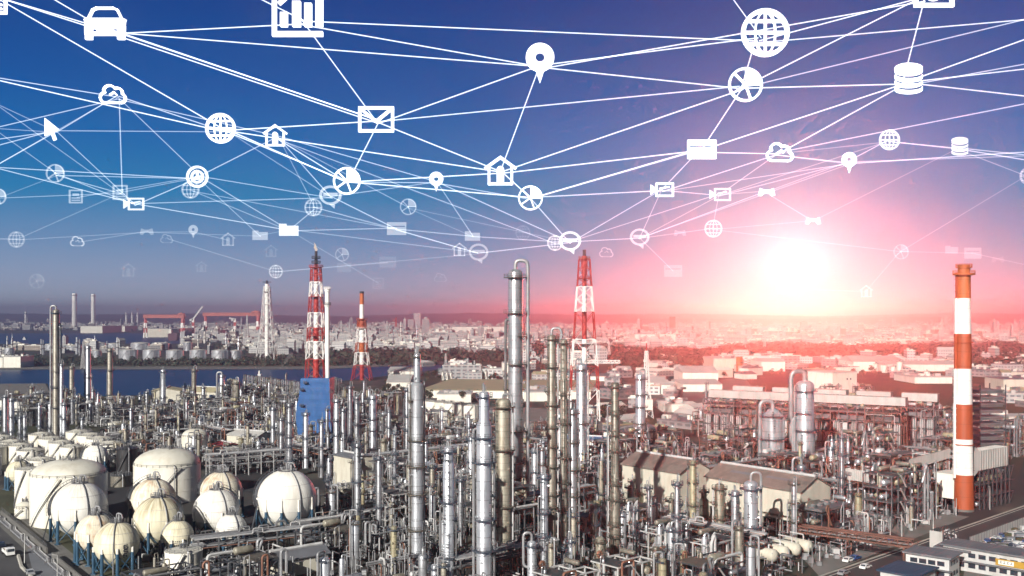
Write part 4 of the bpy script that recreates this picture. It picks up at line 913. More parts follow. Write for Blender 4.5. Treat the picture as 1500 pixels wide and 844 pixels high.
# furnace rows on the right
def furnace(c, rz, seed, auto):
    q = random.Random(seed); t = thing('furnace', None, 'furnace', (c[0], c[1], 0), rz, auto=auto, group='row of furnaces on the right', h=14); excl(c[0], c[1], 12)
    m = MB(); Hh = 27
    for i in range(5):
        for yy in (-7, 0, 7): m.bar((-9+i*4.5, yy, 0), (-9+i*4.5, yy, Hh if yy else Hh-4), .4)
    for z in (7, 13, 19, 24, Hh):
        for yy in (-7, 7): m.bar((-9, yy, z), (9, yy, z), .35)
        for i in range(5): m.bar((-9+i*4.5, -7, z), (-9+i*4.5, 7, z), .3)
    for i in range(4):
        if q.random() < .7: z = q.choice([7, 13, 19]); m.bar((-9+i*4.5, -7, z), (-4.5+i*4.5, -7, z+6), .22); m.bar((-4.5+i*4.5, -7, z), (-9+i*4.5, -7, z+6), .22)
    m.build('frame', 'steel_brown' if seed % 2 else 'steel_grey', t, smooth=False)
    m = MB(); m.box(-8.5, 8.5, -3.5, 5.5, 3, 17); m.box(-7, 7, -2, 4, 17.02, 22)
    for i in range(9): m.box(-8.4+i*2.05, -8.2+i*2.05, -3.75, -3.4, 3, 17)
    m.build('firebox', 'steel_grey', t, smooth=False)
    for z in (7, 13, 19, 24):
        m = MB(); m.box(-9.3, 9.3, -7.4, -3.8 if z < 20 else 7, z+.2, z+.36)
        for hh in (.6, 1.1): m.bar((-9.3, -7.4, z+hh), (9.3, -7.4, z+hh), .08)
        for i in range(9): m.bar((-9.3+i*2.3, -7.4, z+.3), (-9.3+i*2.3, -7.4, z+1.1), .08)
        m.build('deck', 'deck', t, smooth=False)
    for gx in (-6.2, -1.5, 3.2, 7):
        kind = q.random()
        m = MB()
        if kind < .45:
            m.box(gx-1.1, gx+1.1, -6.6, -5.4, 7.4, 18)
            m.build('header_panel', 'pipe_grey' if kind < .2 else 'pipe_white', t, smooth=False)
        else:
            for j in range(3): m.pipe([(gx-1+j, -5, 6.5), (gx-1+j, -6.4, 8), (gx-1+j, -6.4, 18), (gx-1+j, -4, 19)], .3, 7)
            m.build('riser', 'pipe_white', t)
    m = MB(); m.box(-9.2, 9.2, 2, 8, Hh+.3, Hh+4.5)
    for i in range(4): m.box(-9.25+i*6.1, -9.0+i*6.1, 1.9, 8.1, Hh+.2, Hh+4.6)
    m.build('collecting_duct', 'wall_grey', t, smooth=False)
    for i in range(4):
        m = MB(); m.drum((q.uniform(-7, 7), q.uniform(-6, 0), 25.8+q.uniform(0, 1)), q.uniform(.6, 1.1), q.uniform(2, 4), q.choice('xy')); m.build('drum', q.choice(['pipe_white', 'silver', 'clad_yellow']), t)
    for i in range(5):
        m = MB(); a, b = q.uniform(-8.5, 8.5), q.uniform(-8.5, 8.5); z = q.choice([5, 12, 18, 23]); m.pipe([(a, -7.8, q.uniform(1, 4)), (a, -7.8, z), (b, -7.8, z), (b, -5, z+q.uniform(1, 3))], q.uniform(.15, .35), 7); m.build('pipe', q.choice(['pipe_white', 'pipe_silver', 'pipe_grey', 'pipe_rust']), t)
p, qv = Vector((112, 585)), Vector((202, 528)); fr = math.atan2(qv.y-p.y, qv.x-p.x)
nn_ = 6
for i in range(nn_): c = p+(qv-p)*(i+.5)/nn_; furnace(c, fr, i, 'tall furnace in its steel frame')
p2, q2 = p+Vector((18, 34)), qv+Vector((30, 24))
for i in range(5): c = p2+(q2-p2)*(i+.5)/5; furnace(c, fr, 20+i, 'tall furnace in its steel frame')
d = D(590); t = thing('equipment_house', 'big pale windowless cube building behind the furnaces', 'building', (X(1219, d), d, 0), .5, lm='the pale cube building', h=16)
m = MB(); hz = Z(545, d); m.box(-14, 14, -14, 14, 0, hz); m.build('wall', 'wall_white', t, smooth=False)
m = MB(); m.box(-14.3, 14.3, -14.3, 14.3, hz+.01, hz+.8); m.build('roof', 'roof_pale', t, smooth=False)
m = MB(); [m.box(a, a+1.4, -14.1, -14.0, hz-6, hz-4.5) for a in (2, 6)]; m.build('vent', 'window_glass', t, smooth=False); excl(X(1219, d), d, 18)
# pipe bridge with slatted walls
for (xa, ya, xb, yb_, z, lab) in ((1248, 738, 1330, 752, 10, 'slatted grey cooler deck, the left one under the pipe bridge'), (1318, 726, 1378, 706, 11, 'slatted pink grey cooler deck, the right one under the pipe bridge')):
    A, B = G(xa, ya), G(xb, yb_); L_ = (B-A).length; rz = math.atan2(B.y-A.y, B.x-A.x); c = (A+B)/2
    t = thing('air_cooler', lab, 'cooler', (c.x, c.y, 0), rz, h=10); excl(c.x, c.y, L_*.45)
    m = MB(); m.box(-L_/2, L_/2, -4, 4, z, z+.6)
    n = int(L_/.9)
    for i in range(n+1): xx = -L_/2+L_*i/n; m.box(xx-.12, xx+.12, -4.2, -4.05, z+.1, z+4.2)
    m.box(-L_/2, L_/2, -4.05, -3.95, z, z+4.4); m.build('slat_wall', 'wall_grey', t, smooth=False)
    for i in range(int(L_/5)):
        m = MB(); m.lathe([(1.9, z+.6), (1.9, z+1.6), (1.7, z+1.6), (1.7, z+.8), (.1, z+.8)], 16, (-L_/2+2.5+i*5, .5, 0)); m.build('fan_ring', 'pipe_grey', t)
    m = MB()
    for i in range(int(L_/5)+1):
        for yy in (-3.6, 3.6): m.bar((-L_/2+.3+i*5, yy, 0), (-L_/2+.3+i*5, yy, z), .4)
    for yy in (-3.6, 3.6): m.bar((-L_/2, yy, z-.6), (L_/2, yy, z-.6), .3)
    m.build('support_frame', 'steel_brown', t, smooth=False)
# ------------------------------------------------------------ repeated process equipment
class Tpl:
    def __init__(s): s.parts = []; s.merged = None
    def part(s, name, m, mat, smooth=True):
        mats = [mat] if isinstance(mat, str) else list(mat)
        s.parts.append((name, m, mats, smooth, m.mesh(name, mats, smooth)))
    def one(s, name):
        if not s.merged:
            M = MB(); allm = []
            for (_, m, mats, sm, _) in s.parts:
                for mm in mats:
                    if mm not in allm: allm.append(mm)
                b = len(M.v); M.v += m.v; M.f += [tuple(i+b for i in f) for f in m.f]; M.m += [allm.index(mats[k]) for k in m.m]
            s.merged = M.mesh(name, allm)
        return s.merged
def spawn(tpl, name, label, cat, loc, rz, group, auto, detail=True, scale=None, h=6):
    if detail:
        t = thing(name, label, cat, loc, rz, group, auto, h=h)
        for (pn, _, _, _, me) in tpl.parts:
            o = bpy.data.objects.new(pn, me); COL.objects.link(o); o.parent = t
    else:
        t = bpy.data.objects.new(name, tpl.one(name)); COL.objects.link(t); t.location = (*loc[:2], 0); t.rotation_euler.z = rz
        tagit(t, label, cat, group, auto, None, (loc[0], loc[1], h))
    if scale: t.scale = scale
    return t
PIPEM = ['pipe_silver', 'pipe_white', 'pipe_silver', 'pipe_grey', 'pipe_silver', 'pipe_rust']
def frame_tpl(seed, W, Dp, levels, lh, kind, smat):
    q = random.Random(seed); T = Tpl(); nx = max(2, round(W/5)); ny = 2; H = levels*lh
    m = MB()
    for i in range(nx+1):
        for j in range(ny+1):
            hh = H-(lh if q.random() < .25 else 0); m.bar((-W/2+W*i/nx, -Dp/2+Dp*j/ny, 0), (-W/2+W*i/nx, -Dp/2+Dp*j/ny, hh), .38)
    for l in range(1, levels+1):
        z = l*lh-.2
        for j in range(ny+1): m.bar((-W/2, -Dp/2+Dp*j/ny, z), (W/2, -Dp/2+Dp*j/ny, z), .34)
        for i in range(nx+1): m.bar((-W/2+W*i/nx, -Dp/2, z), (-W/2+W*i/nx, Dp/2, z), .3)
    for l in range(levels):
        i = q.randrange(nx); m.bar((-W/2+W*i/nx, -Dp/2, l*lh), (-W/2+W*(i+1)/nx, -Dp/2, (l+1)*lh-.3), .2)
    T.part('steel_frame', m, smat, False)
    for l in range(1, levels+1):
        x0, x1 = -W/2+.1, W/2-.1
        if q.random() < .35: x1 = 0
        elif q.random() < .35: x0 = 0
        if l == levels: x0 = max(x0, x1-W*.4)
        m = MB(); m.box(x0, x1, -Dp/2+.2, Dp/2-.2, l*lh, l*lh+.12)
        for yy in (-Dp/2-.05, Dp/2+.05):
            for hh in (.6, 1.15): m.bar((x0, yy, l*lh+hh), (x1, yy, l*lh+hh), .07)
            for i in range(int((x1-x0)/2)+1): m.bar((x0+2*i, yy, l*lh), (x0+2*i, yy, l*lh+1.15), .07)
        T.part('deck', m, 'deck' if q.random() < .7 else 'platform_pale', False)
    for l in range(levels+1):
        for _ in range(2 if kind != 'pipes' else 1):
            r = q.uniform(.6, 1.35); L_ = q.uniform(3, W*.5); m = MB(); m.drum((q.uniform(-W/2+L_/2, W/2-L_/2), q.uniform(-Dp/2+1.5, Dp/2-1.5), l*lh+r+.5), r, L_, 'x' if q.random() < .65 else 'y')
            T.part('drum', m, q.choice(['silver', 'silver_dull', 'clad_beige', 'silver_bright', 'pipe_white', 'clad_yellow']))
    for _ in range(3):
        r = q.uniform(.4, .9); a, b = q.uniform(-W/2, W/2), q.uniform(-Dp/2, Dp/2); z0 = q.choice([0, lh, lh*(levels-1)]); hh = q.uniform(3, 7)
        m = MB(); m.lathe([(r, z0), (r, z0+hh), (r*.8, z0+hh+r*.4), (.01, z0+hh+r*.55)], 12, (a, b, 0)); m.pipe([(a, b, z0+hh), (a, b, z0+hh+1.2), (a+r*2.2, b, z0+hh+1.2), (a+r*2.2, b, z0+1)], r*.3, 6)
        T.part('vessel', m, q.choice(['silver', 'silver_dull', 'silver_bright', 'clad_beige']))
    for i in range(14 if kind == 'pipes' else 9):
        m = MB(); r = q.choice([.13, .18, .22, .3, .42]); k = q.random(); yy = q.choice([-Dp/2-.5, -Dp/2-.9, Dp/2+.5, q.uniform(-Dp/2, Dp/2)]); a, b = q.uniform(-W/2-.5, W/2+.5), q.uniform(-W/2, W/2); z = q.uniform(1, H+1.5)
        if k < .35: m.pipe([(a, yy, .1), (a, yy, z), (b, yy, z), (b, yy, max(.2, z-q.uniform(2, 5)))], r, 7)
        elif k < .6: m.pipe([(a, yy, .1), (a, yy, H+q.uniform(.5, 3)), (a+q.choice([-1.6, 1.6]), yy, H+q.uniform(.5, 3)), (a+q.choice([-1.6, 1.6]), yy, H-4)], r, 7)
        elif k < .8: m.pipe([(-W/2-q.uniform(0, 4), yy, z), (b, yy, z), (b, yy+q.choice([-2, 2]), z), (b, yy+q.choice([-2, 2]), z-3)], r, 7)
        else:
            for s_ in range(3): m.pipe([(a+s_*.8, yy, .2), (a+s_*.8, yy, z*.6+1), (a+s_*.8, yy+1.4, z*.6+1), (a+s_*.8, yy+1.4, .2)], r, 6)
        T.part('pipe', m, q.choice(PIPEM))
    m = MB(); x_ = q.uniform(-W/2, W/2-3)
    for l in range(levels): m.bar((x_, Dp/2+.8, l*lh), (x_+4, Dp/2+.8, (l+1)*lh), .6, .15)
    T.part('stair', m, 'steel_white' if q.random() < .4 else 'steel_grey', False)
    if kind == 'fan':
        m = MB(); m.box(-W/2, W/2, -Dp/2, Dp/2, H+.5, H+1.4)
        for i in range(int(W/4)): m.lathe([(1.6, H+1.4), (1.6, H+2.1), (1.45, H+2.1), (1.45, H+1.5), (.1, H+1.5)], 14, (-W/2+2+4*i, 0, 0))
        T.part('fan_bank', m, 'pipe_grey')
    return T
LOOK = [('grey steel frame of drums and pipes', (16, 11, 3, 4.5, 'mixed', 'steel_grey')), ('tall grey steel frame full of vessels', (13, 11, 4, 4.6, 'mixed', 'steel_grey')), ('white steel frame of open landings', (15, 10, 3, 4.6, 'pipes', 'steel_white')),
        ('dark steel frame topped by fans', (18, 10, 2, 5.2, 'fan', 'steel_dark')), ('low dark frame tangled with pipes', (17, 12, 2, 4.2, 'pipes', 'steel_dark')), ('brown steel frame of drums and pipes', (15, 11, 3, 4.5, 'mixed', 'steel_brown')),
        ('low grey frame of horizontal drums', (16, 12, 1, 5, 'mixed', 'steel_grey')), ('white low frame with looping pipes', (14, 10, 2, 4.4, 'pipes', 'steel_white'))]
FR = [(lk, [frame_tpl(300+i*7+j, *a) for j in range(2)]) for i, (lk, a) in enumerate(LOOK)]
# loops of pipe standing in rows (manifolds)
def manifold_tpl(seed):
    q = random.Random(seed); T = Tpl(); n = 12
    m = MB()
    for i in range(6): m.bar((-8+i*3.2, -1.5, 0), (-8+i*3.2, -1.5, 5), .25); m.bar((-8+i*3.2, 1.5, 0), (-8+i*3.2, 1.5, 5), .25); m.bar((-8+i*3.2, -1.5, 4.8), (-8+i*3.2, 1.5, 4.8), .22)
    T.part('stand', m, 'steel_grey', False)
    for i in range(n):
        m = MB(); a = -8+16*i/n+q.uniform(-.3, .3); h = q.uniform(3.5, 8); r = q.choice([.16, .22, .3])
        m.pipe([(a, -1.8, .1), (a, -1.8, h), (a+q.choice([0, .9]), .6, h), (a, .6, .3)], r, 7); T.part('loop_pipe', m, q.choice(PIPEM))
    for z in (5.1, 5.7):
        m = MB(); m.tube([(-9, q.uniform(-1, 1), z), (9, q.uniform(-1, 1), z)], .28, 8); T.part('header', m, 'pipe_silver')
    for i in range(3): m = MB(); m.drum((q.uniform(-6, 6), q.uniform(2.5, 4), 1.4), .8, 3.4, 'x'); T.part('drum', m, q.choice(['silver', 'pipe_white', 'silver_dull']))
    return T
MF = [manifold_tpl(500+i) for i in range(3)]
def rack_tpl(seed, L_, h, tiers, smat):
    q = random.Random(seed); T = Tpl(); m = MB(); n = int(L_/6)
    for i in range(n+1):
        x = -L_/2+L_*i/n
        for y in (-3, 3): m.bar((x, y, 0), (x, y, h+.4), .36)
        for t in range(tiers): m.bar((x, -3.3, h-t*2.6), (x, 3.3, h-t*2.6), .34)
    for y in (-3, 3): m.bar((-L_/2, y, h-1.3), (L_/2, y, h-1.3), .24)
    T.part('steel_frame', m, smat, False)
    for t in range(tiers):
        y = -2.8
        while y < 2.7:
            r = q.choice([.12, .18, .18, .26, .38]); y += r
            m = MB(); z = h-t*2.6+.2+r; P = [(-L_/2-1, y, z), (L_/2+1, y, z)]
            if q.random() < .4: u = q.uniform(-L_/3, L_/3); P = [(-L_/2-1, y, z), (u, y, z), (u, y, z+1.5), (u+3, y, z+1.5), (u+3, y, z), (L_/2+1, y, z)]
            m.pipe(P, r, 7); T.part('pipe', m, q.choice(PIPEM+['pipe_silver', 'pipe_white'])); y += r+q.uniform(.1, .45)
    m = MB(); m.box(-L_/2, L_/2, 3.3, 4.1, h+.3, h+.45)
    for hh in (.6, 1.1): m.bar((-L_/2, 4.1, h+.4+hh), (L_/2, 4.1, h+.4+hh), .07)
    T.part('walkway', m, 'deck', False)
    return T
RK = [rack_tpl(600+i, 36, h, tr, sm) for i, (h, tr, sm) in enumerate([(8, 2, 'steel_grey'), (10, 3, 'steel_white'), (6, 1, 'steel_grey'), (9, 2, 'steel_dark')])]
RKL = ['grey two tier pipe rack', 'white three tier pipe rack', 'low grey pipe rack', 'dark two tier pipe rack']
# small upright vessels
def vessel_tpl(seed, kind):
    q = random.Random(seed); T = Tpl(); r = q.uniform(.7, 1.5); H = q.uniform(8, 15) if kind == 0 else q.uniform(16, 26); r = r if kind == 0 else q.uniform(.6, 1.0)
    m = MB(); m.lathe([(r*1.2, 0), (r*1.2, .4), (r, .4), (r, H-r*.6), (r*.85, H-r*.25), (r*.5, H-.05), (.01, H)], 16)
    for k in range(int(H/3.5)): m.lathe([(r, 3+k*3.5), (r+.07, 3.03+k*3.5), (r+.07, 3.2+k*3.5), (r, 3.24+k*3.5)], 14)
    T.part('shell', m, ['silver', 'silver_bright', 'silver_dull', 'clad_beige', 'clad_yellow'][seed % 5])
    m = MB(); m.pipe([(0, 0, H-.2), (0, 0, H+1.6), (r*2.2, .2, H+1.6), (r*2.2, .2, 1)], r*.24, 7); T.part('overhead_pipe', m, 'pipe_silver')
    for k in range(1 if kind == 0 else 3):
        z = H-1-k*6; m = MB(); a = q.uniform(-4, 0); m.arcdeck((0, 0, 0), r, r+1.1, z, .2, a, a+4.4, 12); m.rail((0, 0, 0), r+1.05, z+.2, a, a+4.4, 8, 1.1, .09); T.part('platform', m, 'platform' if seed % 2 else 'platform_pale')
    m = MB()
    for sg in (-.25, .25): m.bar((sg, -r-.4, .3), (sg, -r-.4, H), .08)
    z = .5
    while z < H: m.bar((-.25, -r-.4, z), (.25, -r-.4, z), .05); z += 1.1
    T.part('ladder', m, 'steel_dark', False); return T
VS = [(['small silver upright vessel', 'small bright upright vessel', 'small dull upright vessel', 'small beige upright vessel', 'small yellowish upright vessel'][i % 5] if i < 10 else ['slender silver column', 'slender bright column', 'slender dull column', 'slender beige column', 'slender yellowish column'][i % 5], vessel_tpl(700+i, 0 if i < 10 else 1)) for i in range(15)]

def allowed(px, py):
    if px < -40 or px > 1545: return False
    if py > 900: return False
    if px < 300: lo = 604
    elif px < 500: lo = 578
    elif px < 560: lo = 590
    elif px < 910: lo = 640
    elif px < 1030: lo = 662
    elif px < 1290: lo = 600
    else: lo = 640
    if py < lo: return False
    if px < 168 and 625 < py < 700: return False                       # tank rows
    if px < 170-(760-py)*.35 and py > 690: return False                # left road
    if px < 475 and 690 <= py < 800: return False
    # right road and everything beyond it
    X_ = (px-750)*CH/(py-460); Y_ = F*CH/(py-460)
    v = Vector((X_, Y_))-ra; side = v.dot(rn)
    if side < 12: return False
    if px > 1290 and py > 752 and side < 17: return False
    if px > 1428 and py > 600 and side < 60 : return False
    return True
q = random.Random(11); NV = [0]; FARV = MB(); FVM = ['silver', 'silver_bright', 'silver_dull', 'clad_beige', 'clad_yellow', 'pipe_silver', 'platform', 'platform_pale', 'steel_dark']
def vessel(T, lk, x, y):
    rz = q.uniform(0, 6.28); NV[0] += 1
    if NV[0] <= 290: spawn(T, 'process_vessel', None, 'vessel', (x, y, 0), rz, 'small process vessels between the frames', lk, y < 560, h=8); return
    c, s = math.cos(rz), math.sin(rz)
    for (_, m, mats, _, _) in T.parts:
        b = len(FARV.v); FARV.v += [(v[0]*c-v[1]*s+x, v[0]*s+v[1]*c+y, v[2]) for v in m.v]; FARV.f += [tuple(i+b for i in f) for f in m.f]; FARV.m += [FVM.index(mats[k]) for k in m.m]
def free(x, y, r):
    return all((x-a)**2+(y-b)**2 > (r+c)**2 for a, b, c in EXCL)
for (x_, y_, r_) in ((1135, 824, 9), (1165, 820, 9), (1130, 846, 7), (1165, 846, 8), (1190, 838, 8), (1200, 815, 8), (1230, 812, 8), (1260, 806, 6), (1385, 806, 6), (434, 838, 12), (440, 870, 8)): v = G(x_, y_); excl(v.x, v.y, r_)
# pipe racks along the plant streets first
def rack_line(u, v0, v1, along, k):
    o = Vector((0, 520, 0)); v = v0
    while v < v1:
        c = o+(AX*u+BX*(v+18) if along == 'B' else BX*u+AX*(v+18)); px, py = scr((c.x, c.y, 0)) if c.y > 50 else (-999, 0)
        if allowed(px, py) and free(c.x, c.y, 9):
            kk = k
            spawn(RK[kk], 'pipe_rack', None, 'pipe rack', (c.x, c.y, 0), GRZ if along == 'B' else GRZ+PI/2, 'pipe racks along the plant streets', RKL[kk], detail=c.y < 620, h=8)
            for s_ in (-14, -5, 5, 14): e = c+(BX if along == 'B' else AX)*s_; excl(e.x, e.y, 4)
        v += 36
for i, u in enumerate((-330, -262, -196, -128, -66, -4, 58, 116, 172)): rack_line(u, -420, 420, 'B', i % 4)
for i, u in enumerate((-300, -190, -84, 26, 132)): rack_line(u, -400, 300, 'A', (i+1) % 4)
# hand placed lines of pipe rack that show in the photograph
for (xa, ya, xb, yb_, k) in ((205, 612, 350, 606, 0), (365, 606, 470, 600, 3), (270, 832, 470, 806, 0), (300, 700, 420, 690, 1), (450, 790, 560, 772, 2)):
    A, B = G(xa, ya), G(xb, yb_); n = max(1, round((B-A).length/36)); rz = math.atan2(B.y-A.y, B.x-A.x)
    for i in range(n):
        c = A+(B-A)*(i+.5)/n
        if free(c.x, c.y, 3): spawn(RK[k], 'pipe_rack', None, 'pipe rack', (c.x, c.y, 0), rz, 'pipe racks along the plant streets', RKL[k], detail=True, h=8); [excl((c+(B-A).normalized()*s_).x, (c+(B-A).normalized()*s_).y, 4) for s_ in (-12, 0, 12)]
# then frames, manifolds and vessels fill the blocks between
cells = []
for iu in range(-26, 30):
    for iv in range(-34, 34):
        c = Vector((0, 520, 0))+AX*(iu*17.0+q.uniform(-1.5, 1.5))+BX*(iv*19.5+q.uniform(-1.5, 1.5))
        if c.y < 255 or c.y > 960: continue
        px, py = scr((c.x, c.y, 0))
        if allowed(px, py): cells.append((c.y, c, px, py))
cells.sort(key=lambda a: a[0])
NF = 0
for (_, c, px, py) in cells:
    k = q.random(); det = c.y < 560; rz = GRZ+q.choice([0, PI])
    tall = not (px < 480 and py > 640)
    if free(c.x, c.y, 6.5) and NF < 290:
        if k < .66:
            i = q.choice([0, 0, 1, 1, 2, 3, 4, 4, 5, 6, 7] if px < 950 else [0, 1, 1, 4, 5, 5, 5, 3, 6]); 
            if not tall or c.y < 330: i = q.choice([4, 6, 7, 4])
            lk, T = FR[i]; spawn(q.choice(T), 'process_unit', None, 'process frame', (c.x, c.y, 0), rz, 'open process frames of the plant', lk, det, h=8); NF += 1
        else:
            spawn(q.choice(MF), 'pipe_manifold', None, 'pipe manifold', (c.x, c.y, 0), rz, 'rows of looped pipes', 'row of looped pipes', det, h=4)
        excl(c.x, c.y, 6.5)
        for _ in range(0 if px < 480 and py > 690 else 2):
            v = c+AX*q.choice([-8.6, 8.6])+BX*q.uniform(-8, 8)
            if free(v.x, v.y, 1.4) and q.random() < .75:
                lk, T = q.choice(VS[:10] if c.y < 345 or q.random() < .6 else VS); vessel(T, lk, v.x, v.y); excl(v.x, v.y, 1.5)
    elif free(c.x, c.y, 2.2) and not (px < 480 and py > 690):
        lk, T = q.choice(VS); vessel(T, lk, c.x, c.y); excl(c.x, c.y, 2.2)
print('frames', NF, 'cells', len(cells), 'vessels', NV)
if FARV.v: o = FARV.build('far_vessels', FVM); o['kind'] = 'stuff'
# row of tall gooseneck pipes on the waterfront
for i in range(15):
    x = 358+i*5.6; yb_ = 586-.0*i+i*.9; d = D(yb_); px = d/F; zt = Z(549+i*.75, d)
    if i == 0: PT = None
    t = thing('gooseneck_pipe', None, 'pipe', (X(x, d), d, 0), h=zt*.6, auto='tall hooked waterside pipe pair', group='row of hooked waterside pipes')
    for s_ in (-1.2, 1.4):
        m = MB(); m.pipe([(s_*px*.8, 0, 0), (s_*px*.8, 0, zt), (s_*px*.8+2.4*px*.7, 3, zt), (s_*px*.8+2.4*px*.7, 3, zt-14)], .55*px, 7); m.build('hooked_pipe', 'pipe_silver' if i % 3 else 'silver_dull', t)
    m = MB(); [m.box(-2.6*px, 2.6*px, -1, 4, z, z+.4) for z in (6, zt*.5, zt*.8)]; m.build('landing', 'steel_grey', t, smooth=False)
# white pressure drums in a row on the ground by the hall
for i in range(4):
    c = G(1118+i*17, 826-i*4.5); t = thing('horizontal_drum', ['left end', 'second from left', 'third from left', 'right end'][i]+' white drum of four in front of the gabled hall', 'drum', (c.x, c.y, 0), HRZ, h=3, lm='the white drums' if i == 1 else None)
    m = MB(); m.drum((0, 0, 3.2), 1.9, 8, 'y', 22); m.build('shell', 'wall_cream', t)
    m = MB(); [m.box(-1.5, 1.5, y-.3, y+.3, 0, 1.8) for y in (-2.6, 2.6)]; m.build('saddle', 'concrete', t, smooth=False)
    m = MB(); m.pipe([(0, -2, 5), (0, -2, 6.6), (0, 3, 6.6)], .22, 7); m.build('pipe', 'pipe_white', t)

# ------------------------------------------------------------ right hand road: fence, lamps, low buildings, cars
a, b = ra-rn*8.2, rb-rn*8.2; a = a+rd*112
t = thing('boundary_fence', 'long pale panelled fence along the plant road', 'fence', (a.x, a.y, 0), math.atan2(rd.y, rd.x), lm='the pale fence')
m = MB(); L_ = 190
for i in range(int(L_/2.2)): m.box(i*2.2+.06, i*2.2+2.14, -.06, .06, .3, 3.6)
m.build('panel', 'wall_grey', t, smooth=False)
m = MB(); [m.box(i*2.2-.08, i*2.2+.08, -.14, .14, 0, 3.8) for i in range(int(L_/2.2)+1)]; m.bar((0, 0, .2), (L_, 0, .2), .3); m.build('post', 'steel_grey', t, smooth=False)
def office(x, y, L_, W, h, rz, label, roof, floors=1, lm=None, sign=False):
    c = G(x, y); t = thing('low_office', label, 'building', (c.x, c.y, 0), rz, lm=lm, h=h)
    m = MB(); m.box(-L_/2, L_/2, -W/2, W/2, 0, h); m.build('wall', 'wall_office', t, smooth=False)
    m = MB(); m.box(-L_/2-.8, L_/2+.8, -W/2-.8, W/2+.8, h+.01, h+.45)
    for i in range(int(L_/1.5)): m.box(-L_/2+i*1.5, -L_/2+i*1.5+.12, -W/2-.7, W/2+.7, h+.45, h+.53)
    m.build('roof', roof, t, smooth=False)
    for f_ in range(floors):
        for sd in (-1, 1):
            n = int(L_/3)
            for i in range(n):
                m = MB(); u = -L_/2+1+(L_-2)*(i+.5)/n; m.box(u-1, u+1, sd*W/2-.04, sd*W/2+.04, f_*3+1.1, f_*3+2.4); m.build('window', 'window_glass', t, smooth=False)
        n = max(1, int(W/3))
        for i in range(n): m = MB(); u = -W/2+.8+(W-1.6)*(i+.5)/n; m.box(L_/2-.04, L_/2+.04, u-.9, u+.9, f_*3+1.1, f_*3+2.4); m.build('window', 'window_glass', t, smooth=False)
    if floors > 1: m = MB(); m.box(-L_/2-.9, L_/2+.9, -W/2-1.2, -W/2+.0, 2.9, 3.1); m.build('canopy', 'roof_slate', t, smooth=False)
    if sign:
        m = MB(); m.box(-2, 8.5, -W/2-.35, -W/2-.15, 3.4, 5.2); sg = m.build('sign_board', 'sign_yellow', t, smooth=False)
        m = MB(); m.box(-1.2, 3, -W/2-.42, -W/2-.36, 3.7, 4.9); s2 = m.build('sign_panel', 'wall_white', t, smooth=False)
        for i in range(4):
            m = MB(); u = -.8+i*.95; m.box(u, u+.6, -W/2-.47, -W/2-.43, 4.05, 4.2); m.box(u+.22, u+.36, -W/2-.47, -W/2-.43, 4.24, 4.6); m.box(u, u+.6, -W/2-.47, -W/2-.43, 4.63, 4.72); m.box(u+.25, u+.33, -W/2-.465, -W/2-.435, 4.1, 4.7)
            m.build('sign_character', 'ink', t, smooth=False)
    return t
orz = math.atan2(rd.y, rd.x)
office(1330, 858, 13, 10, 4.4, orz+.05, 'white hut with a dark navy flat roof at the bottom edge', 'roof_navy', 1, 'the navy roofed hut')
office(1366, 843, 12, 9, 6.4, orz-PI/2+.1, 'white two storey office with grey roof behind the navy roofed hut', 'roof_grey', 2)
office(1403, 829, 9, 10, 5.6, orz-PI/2+.1, 'small white office with grey roof and ribbon windows', 'roof_grey', 1)
office(1478, 842, 34, 9, 6.6, orz-PI/2+.02, 'long two storey office with blue grey roof and yellow sign', 'roof_grey', 2, 'the long signed office', True)
